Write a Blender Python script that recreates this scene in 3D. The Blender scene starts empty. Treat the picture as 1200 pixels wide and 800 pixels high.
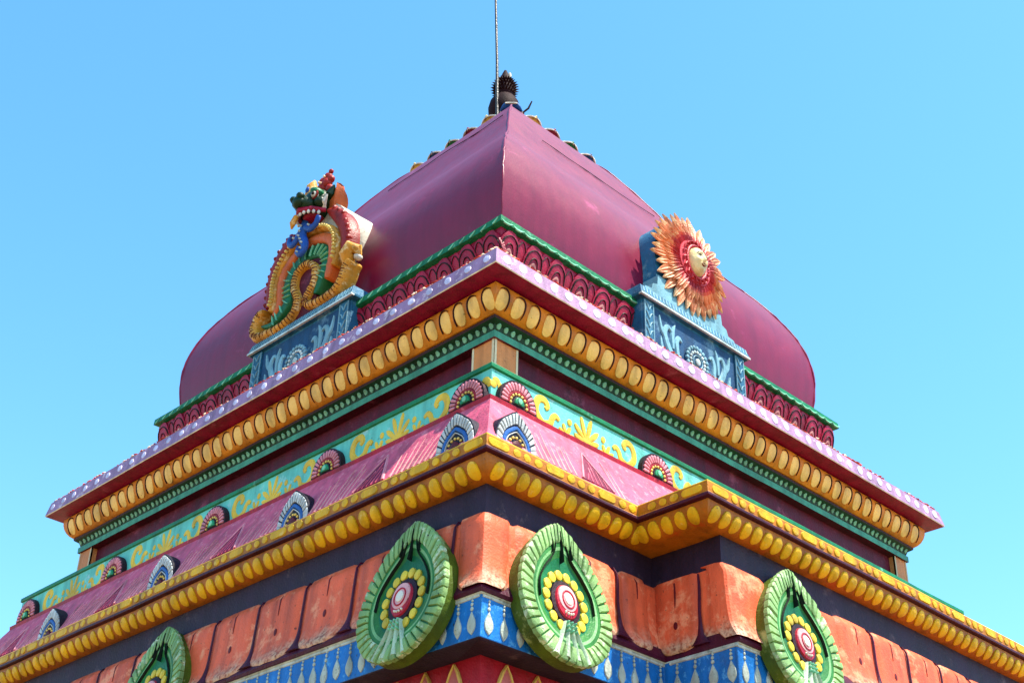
import bpy, math, random
from mathutils import Vector, Matrix, noise as mnoise

random.seed(7)
scene = bpy.context.scene
COL = scene.collection
R = math.radians
PI = math.pi

# ---------------------------------------------------------------- camera
cam_data = bpy.data.cameras.new("camera")
cam = bpy.data.objects.new("camera", cam_data)
COL.objects.link(cam)
CAM_LOC = Vector((-8.193, -8.5455, -5.3562))
yaw, pitch, roll = R(45.935), R(31.9205), R(1.5851)
fw = Vector((math.cos(yaw) * math.cos(pitch), math.sin(yaw) * math.cos(pitch), math.sin(pitch)))
rt = Vector((math.sin(yaw), -math.cos(yaw), 0))
up = rt.cross(fw)
r2 = rt * math.cos(roll) + up * math.sin(roll)
u2 = up * math.cos(roll) - rt * math.sin(roll)
m3 = Matrix((r2, u2, -fw)).transposed()
cam.matrix_world = Matrix.Translation(CAM_LOC) @ m3.to_4x4()
cam_data.sensor_width = 36.0
cam_data.lens = 48.963
cam_data.clip_start = 0.05
cam_data.clip_end = 5000
scene.camera = cam

# ---------------------------------------------------------------- sky and sun
SUN_DIR = Vector((0.17, -0.42, 0.89)).normalized()
sun_el = math.asin(SUN_DIR.z)
sun_az = math.atan2(SUN_DIR.x, SUN_DIR.y)
world = bpy.data.worlds.new("World")
scene.world = world
world.use_nodes = True
wn, wl = world.node_tree.nodes, world.node_tree.links
bg = wn["Background"]
sky = wn.new("ShaderNodeTexSky")
sky.sky_type = 'NISHITA'
sky.sun_disc = False
sky.sun_elevation = sun_el
sky.sun_rotation = sun_az
sky.altitude = 0
sky.air_density = 1.0
sky.dust_density = 0.4
sky.ozone_density = 2.0
hs = wn.new("ShaderNodeHueSaturation")
hs.inputs["Hue"].default_value = 0.486
hs.inputs["Saturation"].default_value = 1.24
hs.inputs["Value"].default_value = 1.4
wl.new(sky.outputs[0], hs.inputs["Color"])
wl.new(hs.outputs[0], bg.inputs["Color"])
bg.inputs["Strength"].default_value = 0.13

sd = bpy.data.lights.new("sun", 'SUN')
sd.energy = 5.0
sd.angle = R(0.5)
sd.color = (1.0, 0.91, 0.77)
sun = bpy.data.objects.new("sun", sd)
COL.objects.link(sun)
sun.rotation_euler = (-SUN_DIR).to_track_quat('-Z', 'Y').to_euler()

scene.view_settings.view_transform = 'Standard'
scene.view_settings.look = 'None'
scene.view_settings.exposure = 1.12
scene.view_settings.gamma = 1.0

# ---------------------------------------------------------------- materials
def lin(h):
    h = h.lstrip('#')
    o = []
    for i in (0, 2, 4):
        c = int(h[i:i + 2], 16) / 255
        o.append(c / 12.92 if c <= 0.04045 else ((c + 0.055) / 1.055) ** 2.4)
    return (*o, 1.0)

def paint(name, col, rough=0.5, var=0.16, bump=0.22, fine=70.0, wear=None, wear_amt=0.0, wear_scale=5.0,
          dirt=0.25, low=None, rnd=0.1, spec=0.25, coat=0.0, streak=0.22, grime=0.45):
    """Weathered hand-laid masonry paint: patchy tone, fine grain, worn patches and small dirt specks."""
    m = bpy.data.materials.new(name)
    m.use_nodes = True
    n, l = m.node_tree.nodes, m.node_tree.links
    b = n["Principled BSDF"]
    c = tuple(0.95 * v ** 1.22 for v in lin(col)[:3])
    geo = n.new("ShaderNodeNewGeometry")
    n1 = n.new("ShaderNodeTexNoise"); n1.inputs["Scale"].default_value = 4.5; n1.inputs["Detail"].default_value = 7; n1.inputs["Roughness"].default_value = 0.65
    n2 = n.new("ShaderNodeTexNoise"); n2.inputs["Scale"].default_value = fine; n2.inputs["Detail"].default_value = 4
    n3 = n.new("ShaderNodeTexNoise"); n3.inputs["Scale"].default_value = 38.0; n3.inputs["Detail"].default_value = 3
    for q in (n1, n2, n3):
        l.new(geo.outputs["Position"], q.inputs["Vector"])
    mr = n.new("ShaderNodeMapRange")
    mr.inputs["From Min"].default_value = 0.3; mr.inputs["From Max"].default_value = 0.7
    mr.inputs["To Min"].default_value = 1 - var * 1.3; mr.inputs["To Max"].default_value = 1 + var * 0.8
    l.new(n1.outputs["Fac"], mr.inputs["Value"])
    oi = n.new("ShaderNodeObjectInfo")
    mr2 = n.new("ShaderNodeMapRange")
    mr2.inputs["To Min"].default_value = 1 - rnd; mr2.inputs["To Max"].default_value = 1 + rnd
    l.new(oi.outputs["Random"], mr2.inputs["Value"])
    mu = n.new("ShaderNodeMath"); mu.operation = 'MULTIPLY'
    l.new(mr.outputs[0], mu.inputs[0]); l.new(mr2.outputs[0], mu.inputs[1])
    vm = n.new("ShaderNodeVectorMath"); vm.operation = 'SCALE'
    vm.inputs[0].default_value = c[:3]
    l.new(mu.outputs[0], vm.inputs["Scale"])
    cur = vm.outputs[0]
    if streak:                    # rain streaks running down the wall
        mp = n.new("ShaderNodeVectorMath"); mp.operation = 'MULTIPLY'; mp.inputs[1].default_value = (11, 11, 0.9)
        l.new(geo.outputs["Position"], mp.inputs[0])
        ns = n.new("ShaderNodeTexNoise"); ns.inputs["Scale"].default_value = 1.0; ns.inputs["Detail"].default_value = 5
        l.new(mp.outputs[0], ns.inputs["Vector"])
        ms = n.new("ShaderNodeMapRange"); ms.inputs["From Min"].default_value = 0.42; ms.inputs["From Max"].default_value = 0.72
        ms.inputs["To Min"].default_value = 1.04; ms.inputs["To Max"].default_value = 1 - streak * 1.8
        l.new(ns.outputs["Fac"], ms.inputs["Value"])
        v2 = n.new("ShaderNodeVectorMath"); v2.operation = 'SCALE'
        l.new(cur, v2.inputs[0]); l.new(ms.outputs[0], v2.inputs["Scale"]); cur = v2.outputs[0]
    if low:                       # (z_from, z_to, colour): bare weathered plaster along a splashed lower lip
        z0, z1, lc = low
        sp = n.new("ShaderNodeSeparateXYZ"); l.new(geo.outputs["Position"], sp.inputs[0])
        nz = n.new("ShaderNodeTexNoise"); nz.inputs["Scale"].default_value = 9; nz.inputs["Detail"].default_value = 6
        l.new(geo.outputs["Position"], nz.inputs["Vector"])
        ma = n.new("ShaderNodeMath"); ma.operation = 'MULTIPLY_ADD'
        l.new(nz.outputs["Fac"], ma.inputs[0]); ma.inputs[1].default_value = 0.22; l.new(sp.outputs["Z"], ma.inputs[2])
        ml = n.new("ShaderNodeMapRange"); ml.interpolation_type = 'SMOOTHSTEP'
        ml.inputs["From Min"].default_value = z0 + 0.11; ml.inputs["From Max"].default_value = z1 + 0.11
        ml.inputs["To Min"].default_value = 0.68; ml.inputs["To Max"].default_value = 0
        l.new(ma.outputs[0], ml.inputs["Value"])
        rp = n.new("ShaderNodeValToRGB")
        rp.color_ramp.elements[0].position = 0.34; rp.color_ramp.elements[0].color = lin('#4a4438')
        rp.color_ramp.elements[1].position = 0.58; rp.color_ramp.elements[1].color = lin(lc)
        l.new(n3.outputs["Fac"], rp.inputs["Fac"])
        mx = n.new("ShaderNodeMixRGB"); l.new(ml.outputs[0], mx.inputs["Fac"]); l.new(cur, mx.inputs[1]); l.new(rp.outputs[0], mx.inputs[2])
        cur = mx.outputs[0]
    if wear:
        nw = n.new("ShaderNodeTexNoise"); nw.inputs["Scale"].default_value = wear_scale; nw.inputs["Detail"].default_value = 9; nw.inputs["Roughness"].default_value = 0.7
        l.new(geo.outputs["Position"], nw.inputs["Vector"])
        mw = n.new("ShaderNodeMapRange"); mw.interpolation_type = 'SMOOTHSTEP'
        mw.inputs["From Min"].default_value = 0.62 - wear_amt * 0.25; mw.inputs["From Max"].default_value = 0.74 - wear_amt * 0.2
        mw.inputs["To Max"].default_value = 0.8
        l.new(nw.outputs["Fac"], mw.inputs["Value"])
        mx = n.new("ShaderNodeMixRGB"); l.new(mw.outputs[0], mx.inputs["Fac"]); l.new(cur, mx.inputs[1]); mx.inputs[2].default_value = lin(wear)
        cur = mx.outputs[0]
    if grime:                     # soot and mould in irregular patches
        ng = n.new("ShaderNodeTexNoise"); ng.inputs["Scale"].default_value = 2.6; ng.inputs["Detail"].default_value = 10; ng.inputs["Roughness"].default_value = 0.72
        av = n.new("ShaderNodeVectorMath"); av.operation = 'ADD'; av.inputs[1].default_value = (13.1, 4.7, 8.3)
        l.new(geo.outputs["Position"], av.inputs[0]); l.new(av.outputs[0], ng.inputs["Vector"])
        mg = n.new("ShaderNodeMapRange"); mg.interpolation_type = 'SMOOTHSTEP'
        mg.inputs["From Min"].default_value = 0.55; mg.inputs["From Max"].default_value = 0.78; mg.inputs["To Max"].default_value = grime
        l.new(ng.outputs["Fac"], mg.inputs["Value"])
        mx = n.new("ShaderNodeMixRGB"); l.new(mg.outputs[0], mx.inputs["Fac"]); l.new(cur, mx.inputs[1]); mx.inputs[2].default_value = lin('#3a2c22')
        cur = mx.outputs[0]
    if dirt > 0:
        md = n.new("ShaderNodeMapRange"); md.interpolation_type = 'SMOOTHSTEP'
        md.inputs["From Min"].default_value = 0.66; md.inputs["From Max"].default_value = 0.76; md.inputs["To Max"].default_value = dirt * 2.2
        l.new(n3.outputs["Fac"], md.inputs["Value"])
        mx = n.new("ShaderNodeMixRGB"); l.new(md.outputs[0], mx.inputs["Fac"]); l.new(cur, mx.inputs[1]); mx.inputs[2].default_value = lin('#241c18')
        cur = mx.outputs[0]
    l.new(cur, b.inputs["Base Color"])
    rr = n.new("ShaderNodeMapRange"); rr.inputs["To Min"].default_value = max(0.05, rough - 0.1); rr.inputs["To Max"].default_value = min(1, rough + 0.12)
    l.new(n1.outputs["Fac"], rr.inputs["Value"]); l.new(rr.outputs[0], b.inputs["Roughness"])
    b.inputs["Specular IOR Level"].default_value = spec
    if coat:
        b.inputs["Coat Weight"].default_value = coat; b.inputs["Coat Roughness"].default_value = 0.35
    bp = n.new("ShaderNodeBump"); bp.inputs["Strength"].default_value = bump; bp.inputs["Distance"].default_value = 0.02
    ad = n.new("ShaderNodeMath"); ad.operation = 'ADD'
    l.new(n2.outputs["Fac"], ad.inputs[0]); l.new(n3.outputs["Fac"], ad.inputs[1])
    l.new(ad.outputs[0], bp.inputs["Height"]); l.new(bp.outputs[0], b.inputs["Normal"])
    return m

M = {}
def defm(k, *a, **kw): M[k] = paint(k, *a, **kw)
defm('magenta', '#a01a54', 0.42, wear='#b04c70', wear_amt=0.15)
defm('dome_paint', '#8c0c46', 0.40, var=0.09, bump=0.05, wear='#a43c68', wear_amt=0.08, wear_scale=2.2, dirt=0.10, spec=0.32, streak=0.08, grime=0.25, coat=0.06)
defm('dome_seam', '#5a1a3c', 0.6)
defm('frieze_red', '#ac1c48', 0.40)
defm('frieze_line', '#2a0610', 0.6)
defm('frieze_pink', '#e0a8a0', 0.5)
defm('plate_green', '#1c8a5c', 0.45, wear='#7fc0a0', wear_amt=0.1)
defm('mint', '#8fd8b4', 0.5)
defm('lilac', '#ac8aaa', 0.55, var=0.1, wear='#dcc8d2', wear_amt=0.3, wear_scale=9)
defm('lilac_spot', '#dad4ec', 0.5)
defm('orange', '#de9026', 0.48, var=0.2, wear='#b8681a', wear_amt=0.35)
defm('peach', '#fdd382', 0.5, var=0.10, wear='#f2bc74', wear_amt=0.25, rnd=0.06, grime=0.3)
defm('line_dark', '#4a1414', 0.6)
defm('dark_green', '#174a2c', 0.5)
defm('pale_green', '#92c4a6', 0.5)
defm('sea_green', '#5aa68c', 0.5)
defm('maroon', '#6e1434', 0.6, var=0.25, wear='#8a3c50', wear_amt=0.25, wear_scale=4)
defm('tan', '#e09a62', 0.55)
defm('cream_line', '#ead9b8', 0.6)
defm('teal', '#7cd4c6', 0.6, var=0.16, wear='#a8cccc', wear_amt=0.3, wear_scale=7)
defm('scroll_yellow', '#e8c84e', 0.55, var=0.12, wear='#c8b870', wear_amt=0.15, wear_scale=22)
defm('strip_red', '#b01838', 0.5, wear='#d86870', wear_amt=0.2, wear_scale=14)
defm('pink', '#d26680', 0.6, var=0.16, wear='#d8848e', wear_amt=0.4, wear_scale=16)
defm('pink_mark', '#dea09e', 0.6, var=0.2)
defm('pink_dark', '#8c1e4e', 0.55)
defm('ros_dark', '#3a1428', 0.55)
defm('ros_pink', '#e29aa4', 0.5)
defm('ros_red', '#a81c34', 0.5)
defm('bead_yellow', '#efd27a', 0.5)
defm('eye_green', '#2f9a6c', 0.45)
defm('kudu_edge', '#20203a', 0.55)
defm('kudu_white', '#ccd2d2', 0.55)
defm('kudu_blue', '#3a74b8', 0.5)
defm('kudu_core', '#6a1a28', 0.5)
defm('yel_base', '#c88614', 0.5, var=0.2, wear='#a8641a', wear_amt=0.25)
defm('yel_oval', '#e4ba1e', 0.5, var=0.12, wear='#d8b860', wear_amt=0.2, wear_scale=18)
defm('yel_orange', '#b8761c', 0.5, var=0.2, wear='#a8480e', wear_amt=0.3)
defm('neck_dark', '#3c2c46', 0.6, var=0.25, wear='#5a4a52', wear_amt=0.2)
LOW = (-2.44, -2.30, '#c6b898')
defm('lotus_orange', '#ea7650', 0.5, var=0.14, low=LOW, wear='#ee9c72', wear_amt=0.4, wear_scale=6, dirt=0.4, rnd=0.05)
defm('lotus_purple', '#5a1038', 0.5)
defm('lotus_mark', '#7a1c28', 0.55)
defm('band_blue', '#2286d0', 0.5, var=0.2, wear='#5aa8dc', wear_amt=0.3, wear_scale=14, dirt=0.35)
defm('drop_white', '#c4ccc0', 0.55, var=0.25, wear='#8c9084', wear_amt=0.4, wear_scale=26, dirt=0.5)
defm('edge_white', '#ccd2c8', 0.6, var=0.25, wear='#787c70', wear_amt=0.4, wear_scale=18, dirt=0.4)
defm('wall_red', '#a81c38', 0.5, var=0.14)
defm('wall_pink', '#c87878', 0.5, var=0.12)
defm('wall_yellow', '#e2c474', 0.5)
defm('med_side', '#5e7420', 0.5, var=0.25, wear='#a8b46a', wear_amt=0.3)
defm('med_rim', '#96ba7c', 0.55, var=0.2, wear='#d0dabc', wear_amt=0.4, wear_scale=12, dirt=0.45)
defm('med_ring', '#8cbc84', 0.5, var=0.1)
defm('med_green', '#468a48', 0.45, var=0.2)
defm('med_deep', '#248054', 0.42, var=0.2)
defm('med_pale', '#c4d8bc', 0.5)
defm('med_line', '#15261a', 0.6)
defm('med_bead', '#e6d050', 0.5)
defm('med_red', '#b82440', 0.42)
defm('med_pink', '#e4b0b0', 0.45)
defm('med_white', '#e4e0d2', 0.5)
defm('ped_blue', '#347898', 0.55, var=0.2, wear='#7aa0ac', wear_amt=0.4)
defm('ped_deep', '#285a80', 0.55, var=0.2, wear='#5c8498', wear_amt=0.35)
defm('ped_light', '#88b4c0', 0.5, var=0.14, wear='#6f9fb0', wear_amt=0.25)
defm('ped_pale', '#cfe0dc', 0.5)
defm('ray_red', '#c2444e', 0.45, var=0.15)
defm('ray_coral', '#d66e58', 0.45, var=0.15)
defm('ray_tan', '#e0966c', 0.45, var=0.15, wear='#e8c488', wear_amt=0.3, wear_scale=20)
defm('ray_tip', '#ecc8a0', 0.45, var=0.1)
defm('face_cream', '#ecd8a4', 0.4, var=0.08)
defm('ink', '#2a1a18', 0.5)
defm('lip', '#8a3028', 0.45)
defm('drg_yellow', '#d8a040', 0.5, var=0.22, wear='#e6d098', wear_amt=0.42, wear_scale=14)
defm('drg_brown', '#7a3c14', 0.6)
defm('drg_green', '#1c7a52', 0.4, var=0.16)
defm('drg_orange', '#d07440', 0.42, var=0.14)
defm('drg_red', '#a02e22', 0.42, var=0.14)
defm('drg_blue', '#2e62b0', 0.4, var=0.14)
defm('drg_face', '#163e20', 0.4, var=0.2)
defm('drg_white', '#e6e2d6', 0.5)
defm('plaster', '#d4cebe', 0.65, var=0.2, wear='#8c8678', wear_amt=0.5, wear_scale=8, dirt=0.45)
defm('finial_dark', '#34101a', 0.7, var=0.2, spec=0.12)
defm('steel', '#5a5a58', 0.35)
defm('debris', '#b84838', 0.7, rnd=0.5)
defm('debris_pale', '#e2cfb8', 0.7, rnd=0.3)
defm('crest_blue', '#2a62a0', 0.45)
defm('ground_paint', '#9c8664', 0.8, var=0.2)

# ---------------------------------------------------------------- objects and parenting
ORG = {}          # world origin (translation) of each parent
def put(o, parent):
    COL.objects.link(o)
    if parent is not None:
        o.parent = parent
        o.matrix_parent_inverse = PINV.get(parent.name, Matrix.Identity(4))
    return o
PINV = {}
def thing(name, label, cat, M4=None, group=None):
    o = bpy.data.objects.new(name, None)
    COL.objects.link(o)
    M4 = M4 or Matrix.Identity(4)
    o.matrix_world = M4
    o.empty_display_size = 0.1
    o['label'] = label; o['category'] = cat
    if group: o['group'] = group
    PINV[o.name] = Matrix.Identity(4)
    return o

class G:
    """Collects vertices and faces; link() makes one mesh object."""
    def __init__(s):
        s.v = []; s.f = []; s.m = []; s.mats = []
    def mi(s, k):
        if k not in s.mats: s.mats.append(k)
        return s.mats.index(k)
    def add(s, vs, fs, k):
        b = len(s.v); i = s.mi(k)
        s.v.extend([tuple(x) for x in vs])
        for f in fs:
            s.f.append([b + j for j in f]); s.m.append(i)
    def mesh(s, name, smooth=35):
        me = bpy.data.meshes.new(name)
        me.from_pydata(s.v, [], s.f)
        for k in s.mats: me.materials.append(M[k])
        me.polygons.foreach_set("material_index", s.m)
        if smooth:
            me.polygons.foreach_set("use_smooth", [True] * len(me.polygons))
            me.update()
            me.set_sharp_from_angle(angle=R(smooth))
        me.update()
        return me
    def link(s, name, parent=None, smooth=35, bevel=0.0):
        o = bpy.data.objects.new(name, s.mesh(name, smooth))
        put(o, parent)
        if bevel:
            b = o.modifiers.new("bevel", 'BEVEL'); b.width = bevel; b.segments = 2; b.limit_method = 'ANGLE'; b.angle_limit = R(40)
        return o

VAR = {}
def inst(me, name, parent, face, s, dz=0.0, jit=0.0):
    if me.name in VAR: me = random.choice(VAR[me.name])
    """One more object on shared mesh data, slid along a face."""
    o = bpy.data.objects.new(name, me)
    put(o, parent)
    rz, (ox, oy), (ux, uy) = FACES[face]
    o.rotation_euler = (0, 0, rz)
    if jit: s += random.uniform(-jit, jit); dz += random.uniform(-jit, jit) * 0.6
    o.location = (ox + ux * s, oy + uy * s, dz)
    return o

def variants(me, n=4, amt=0.10):
    """A few hand-modelled versions of a repeated piece."""
    L = [me]
    xs = [v.co.x for v in me.vertices]; zs = [v.co.z for v in me.vertices]; zc = (min(zs) + max(zs)) / 2; ys = sum(v.co.y for v in me.vertices) / len(zs)
    for i in range(n - 1):
        m2 = me.copy(); sx = 1 + random.uniform(-amt, amt); sz = 1 + random.uniform(-amt, amt) * .7; sk = random.uniform(-.10, .10)
        for v in m2.vertices:
            dz = v.co.z - zc
            w = mnoise.noise(Vector((v.co.x * 30, v.co.z * 30, i * 5.0))) * 0.0025
            v.co.x = v.co.x * sx + dz * sk + w; v.co.z = zc + dz * sz + w
        L.append(m2)
    VAR[me.name] = L
B = -0.284        # the right side is this much shorter than the left
# each face: turn about z, shift, direction in which s runs (to the viewer's right)
FACES = {'R': (0.0, (0, 0), (1, 0)), 'L': (-PI / 2, (0, 0), (0, -1)),
         'F': (0.0, (0, -0.56), (1, 0)), 'S': (-PI / 2, (1.34, 0), (0, -1))}

# ---------------------------------------------------------------- frames for relief
class Prof:
    """Vertical moulding profile from top to bottom; t is length along it."""
    def __init__(s, pts):
        s.p = pts; s.c = [0]
        for a, b in zip(pts, pts[1:]): s.c.append(s.c[-1] + math.hypot(b[0] - a[0], b[1] - a[1]))
        s.len = s.c[-1]
    def map(s, x, t, h):
        i = 0
        while i < len(s.p) - 2 and t > s.c[i + 1]: i += 1
        a, b = s.p[i], s.p[i + 1]; L = s.c[i + 1] - s.c[i]; q = (t - s.c[i]) / L
        da, dz = (b[0] - a[0]) / L, (b[1] - a[1]) / L
        return (x, -(a[0] + (b[0] - a[0]) * q - dz * h), a[1] + (b[1] - a[1]) * q + da * h)
class Flat:
    """Upright plane: x to the viewer's right, t up, h towards the viewer; base(x,t) adds a dished height."""
    def __init__(s, y=0.0, base=None, lean=0.0):
        s.y = y; s.base = base or (lambda x, t: 0)
    def map(s, x, t, h):
        return (x, s.y - h - s.base(x, t), t)

def ring(cx, cy, rx, ry, n, ph=0.0):
    return [(cx + rx * math.cos(ph + 2 * PI * i / n), cy + ry * math.sin(ph + 2 * PI * i / n)) for i in range(n)]
def r_poly(g, fr, pts, h, k, inset=0.82, dome=1.15, sink=0.007, centre=None):
    n = len(pts)
    cx, cy = centre or (sum(p[0] for p in pts) / n, sum(p[1] for p in pts) / n)
    vs = [fr.map(x, y, -sink) for x, y in pts]
    vs += [fr.map(cx + (x - cx) * (inset * .5 + .5), cy + (y - cy) * (inset * .5 + .5), h * 0.75) for x, y in pts]
    vs += [fr.map(cx + (x - cx) * inset * .8, cy + (y - cy) * inset * .8, h) for x, y in pts]
    vs.append(fr.map(cx, cy, h * dome))
    fs = []
    for i in range(n):
        j = (i + 1) % n
        fs += [(i, j, n + j, n + i), (n + i, n + j, 2 * n + j, 2 * n + i), (2 * n + i, 2 * n + j, 3 * n)]
    g.add(vs, fs, k)
def r_oval(g, fr, x, y, rx, ry, h, k, n=14, **kw):
    r_poly(g, fr, ring(x, y, rx, ry, n), h, k, **kw)
def r_line(g, fr, pts, w, h, k, sink=0.006, sub=1):
    """Raised brush-stroke or rib along pts; w a number or one width per point."""
    if sub > 1: pts, w = smooth_path(pts, w, sub)
    n = len(pts); vs = []; fs = []
    for i, (x, y) in enumerate(pts):
        a = pts[max(0, i - 1)]; b = pts[min(n - 1, i + 1)]
        dx, dy = b[0] - a[0], b[1] - a[1]; L = math.hypot(dx, dy) or 1
        nx, ny = -dy / L, dx / L
        ww = (w[i] if isinstance(w, (list, tuple)) else w) / 2
        for q, hh in ((-1, -sink), (-0.6, h * .8), (0, h), (0.6, h * .8), (1, -sink)):
            vs.append(fr.map(x + nx * ww * q, y + ny * ww * q, hh))
    for i in range(n - 1):
        for j in range(4):
            a = i * 5 + j
            fs.append((a, a + 1, a + 6, a + 5))
    fs += [(0, 1, 2, 3, 4), tuple(range((n - 1) * 5 + 4, (n - 1) * 5 - 1, -1))]
    g.add(vs, fs, k)
def smooth_path(p, w, sub):
    out = []; ow = []
    W = w if isinstance(w, (list, tuple)) else [w] * len(p)
    n = len(p)
    for i in range(n - 1):
        p0, p1, p2, p3 = p[max(0, i - 1)], p[i], p[i + 1], p[min(n - 1, i + 2)]
        for j in range(sub):
            t = j / sub
            out.append(tuple(0.5 * (2 * p1[d] + (p2[d] - p0[d]) * t + (2 * p0[d] - 5 * p1[d] + 4 * p2[d] - p3[d]) * t * t +
                                    (3 * p1[d] - p0[d] - 3 * p2[d] + p3[d]) * t ** 3) for d in (0, 1)))
            ow.append(W[i] + (W[i + 1] - W[i]) * t)
    out.append(tuple(p[-1])); ow.append(W[-1])
    return out, ow
def prism(g, fr, pts, h0, h1, k, kside=None):
    n = len(pts)
    vs = [fr.map(x, y, h0) for x, y in pts] + [fr.map(x, y, h1) for x, y in pts]
    g.add(vs, [tuple(range(n - 1, -1, -1)), tuple(range(n, 2 * n))], k)
    g.add(vs, [(i, (i + 1) % n, n + (i + 1) % n, n + i) for i in range(n)], kside or k)
def box(g, x0, x1, y0, y1, z0, z1, k):
    v = [(x, y, z) for z in (z0, z1) for y in (y0, y1) for x in (x0, x1)]
    g.add(v, [(0, 2, 3, 1), (4, 5, 7, 6), (0, 1, 5, 4), (2, 6, 7, 3), (0, 4, 6, 2), (1, 3, 7, 5)], k)
def blob(g, c, r, k, nu=12, nv=8, rot=None):
    vs = []; fs = []
    for i in range(nv + 1):
        th = PI * i / nv
        for j in range(nu):
            ph = 2 * PI * j / nu
            p = Vector((r[0] * math.sin(th) * math.cos(ph), r[1] * math.sin(th) * math.sin(ph), r[2] * math.cos(th)))
            if rot: p = rot @ p
            vs.append((c[0] + p.x, c[1] + p.y, c[2] + p.z))
    for i in range(nv):
        for j in range(nu):
            fs.append((i * nu + j, i * nu + (j + 1) % nu, (i + 1) * nu + (j + 1) % nu, (i + 1) * nu + j))
    g.add(vs, fs, k)
def tube(g, pts, rad, k, n=8):
    vs = []; fs = []; m = len(pts)
    P = [Vector(p) for p in pts]
    for i, p in enumerate(P):
        d = (P[min(m - 1, i + 1)] - P[max(0, i - 1)]).normalized()
        a = d.orthogonal().normalized(); b = d.cross(a)
        if i and a.dot(pa) < 0: pass
        if i:
            a = (pa - d * pa.dot(d)).normalized(); b = d.cross(a)
        pa = a
        r = rad[i] if isinstance(rad, (list, tuple)) else rad
        for j in range(n):
            q = 2 * PI * j / n
            vs.append(p + a * (r * math.cos(q)) + b * (r * math.sin(q)))
    for i in range(m - 1):
        for j in range(n):
            fs.append((i * n + j, i * n + (j + 1) % n, (i + 1) * n + (j + 1) % n, (i + 1) * n + j))
    fs += [tuple(range(n - 1, -1, -1)), tuple(range((m - 1) * n, m * n))]
    g.add(vs, fs, k)
def lathe(g, c, prof, k, n=24):
    vs = []; fs = []
    for r, z in prof:
        for j in range(n):
            q = 2 * PI * j / n
            vs.append((c[0] + r * math.cos(q), c[1] + r * math.sin(q), c[2] + z))
    for i in range(len(prof) - 1):
        for j in range(n):
            fs.append((i * n + j, i * n + (j + 1) % n, (i + 1) * n + (j + 1) % n, (i + 1) * n + j))
    fs += [tuple(range(n - 1, -1, -1)), tuple(range((len(prof) - 1) * n, len(prof) * n))]
    g.add(vs, fs, k)

# plan outlines of the tower
def plan_upper(a):
    return [(-a, -a), (a + B, -a), (a + B, a), (-a, a)]
def plan_lower(a, k=1.0, flare=1.0):
    xs = -1.66 - k * (a - 3.0)
    d = -3.56 - flare * (a - 3.0)
    return [(-a, -a), (xs, -a), (xs, d), (a + B, d), (a + B, a), (-a, a)]
def plan_lotus(a): return plan_lower(a, 0.12, 1.0)
def band(prof, plan, k, step=0.3, ks=None, wob=0.005):
    """A moulding run round the whole tower; prof from top to bottom, closed with flat rims at the ends it is given."""
    g = G()
    loops = []
    for a, z in prof:
        p = plan(a); q = []
        for i, A in enumerate(p):
            Bp = p[(i + 1) % len(p)]
            L = math.hypot(Bp[0] - A[0], Bp[1] - A[1])
            n = max(1, int(L / step)) if step else 1
            for j in range(n): q.append((A[0] + (Bp[0] - A[0]) * j / n, A[1] + (Bp[1] - A[1]) * j / n))
        loops.append((q, z))
    m = len(plan(1.0)) if not step else None
    # same count per loop is needed: use the count of the first loop
    if step:
        cnt = []
        p = plan(prof[0][0])
        for i, A in enumerate(p):
            Bp = p[(i + 1) % len(p)]
            cnt.append(max(1, int(math.hypot(Bp[0] - A[0], Bp[1] - A[1]) / step)))
        loops = []
        for a, z in prof:
            p = plan(a); q = []
            for i, A in enumerate(p):
                Bp = p[(i + 1) % len(p)]
                for j in range(cnt[i]): q.append((A[0] + (Bp[0] - A[0]) * j / cnt[i], A[1] + (Bp[1] - A[1]) * j / cnt[i]))
            loops.append((q, z))
    n = len(loops[0][0])
    vs = [(x, y, z) for q, z in loops for x, y in q]
    for i in range(len(loops) - 1):
        fs = [(i * n + j, (i + 1) * n + j, (i + 1) * n + (j + 1) % n, i * n + (j + 1) % n) for j in range(n)]
        b = len(g.v)
        kk = ks[i] if ks else k
        mi = g.mi(kk)
        g.f += fs; g.m += [mi] * len(fs)
    out = []
    for x, y, z in vs:            # hand-built: nothing is ruler straight
        w = mnoise.noise_vector(Vector((x * 1.7, y * 1.7, z * 2.5))) * wob + mnoise.noise_vector(Vector((x * 5, y * 5, z * 3 + 9))) * wob * 0.4
        out.append((x + w.x, y + w.y, z + w.z))
    g.v = out
    return g

# ================================================================ the place
GZ = -6.95
g = G()
g.add([(-400, -400, GZ), (400, -400, GZ), (400, 400, GZ), (-400, 400, GZ)], [(0, 1, 2, 3)], 'ground_paint')
gr = g.link('ground', None, 0); gr['kind'] = 'structure'

tower = thing('temple_tower', 'square painted temple tower with banded cornices under a purple bell dome', 'temple tower',
              Matrix.Translation((B / 2, 0, GZ)))
PINV[tower.name] = Matrix.Translation((-B / 2, 0, -GZ))

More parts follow.
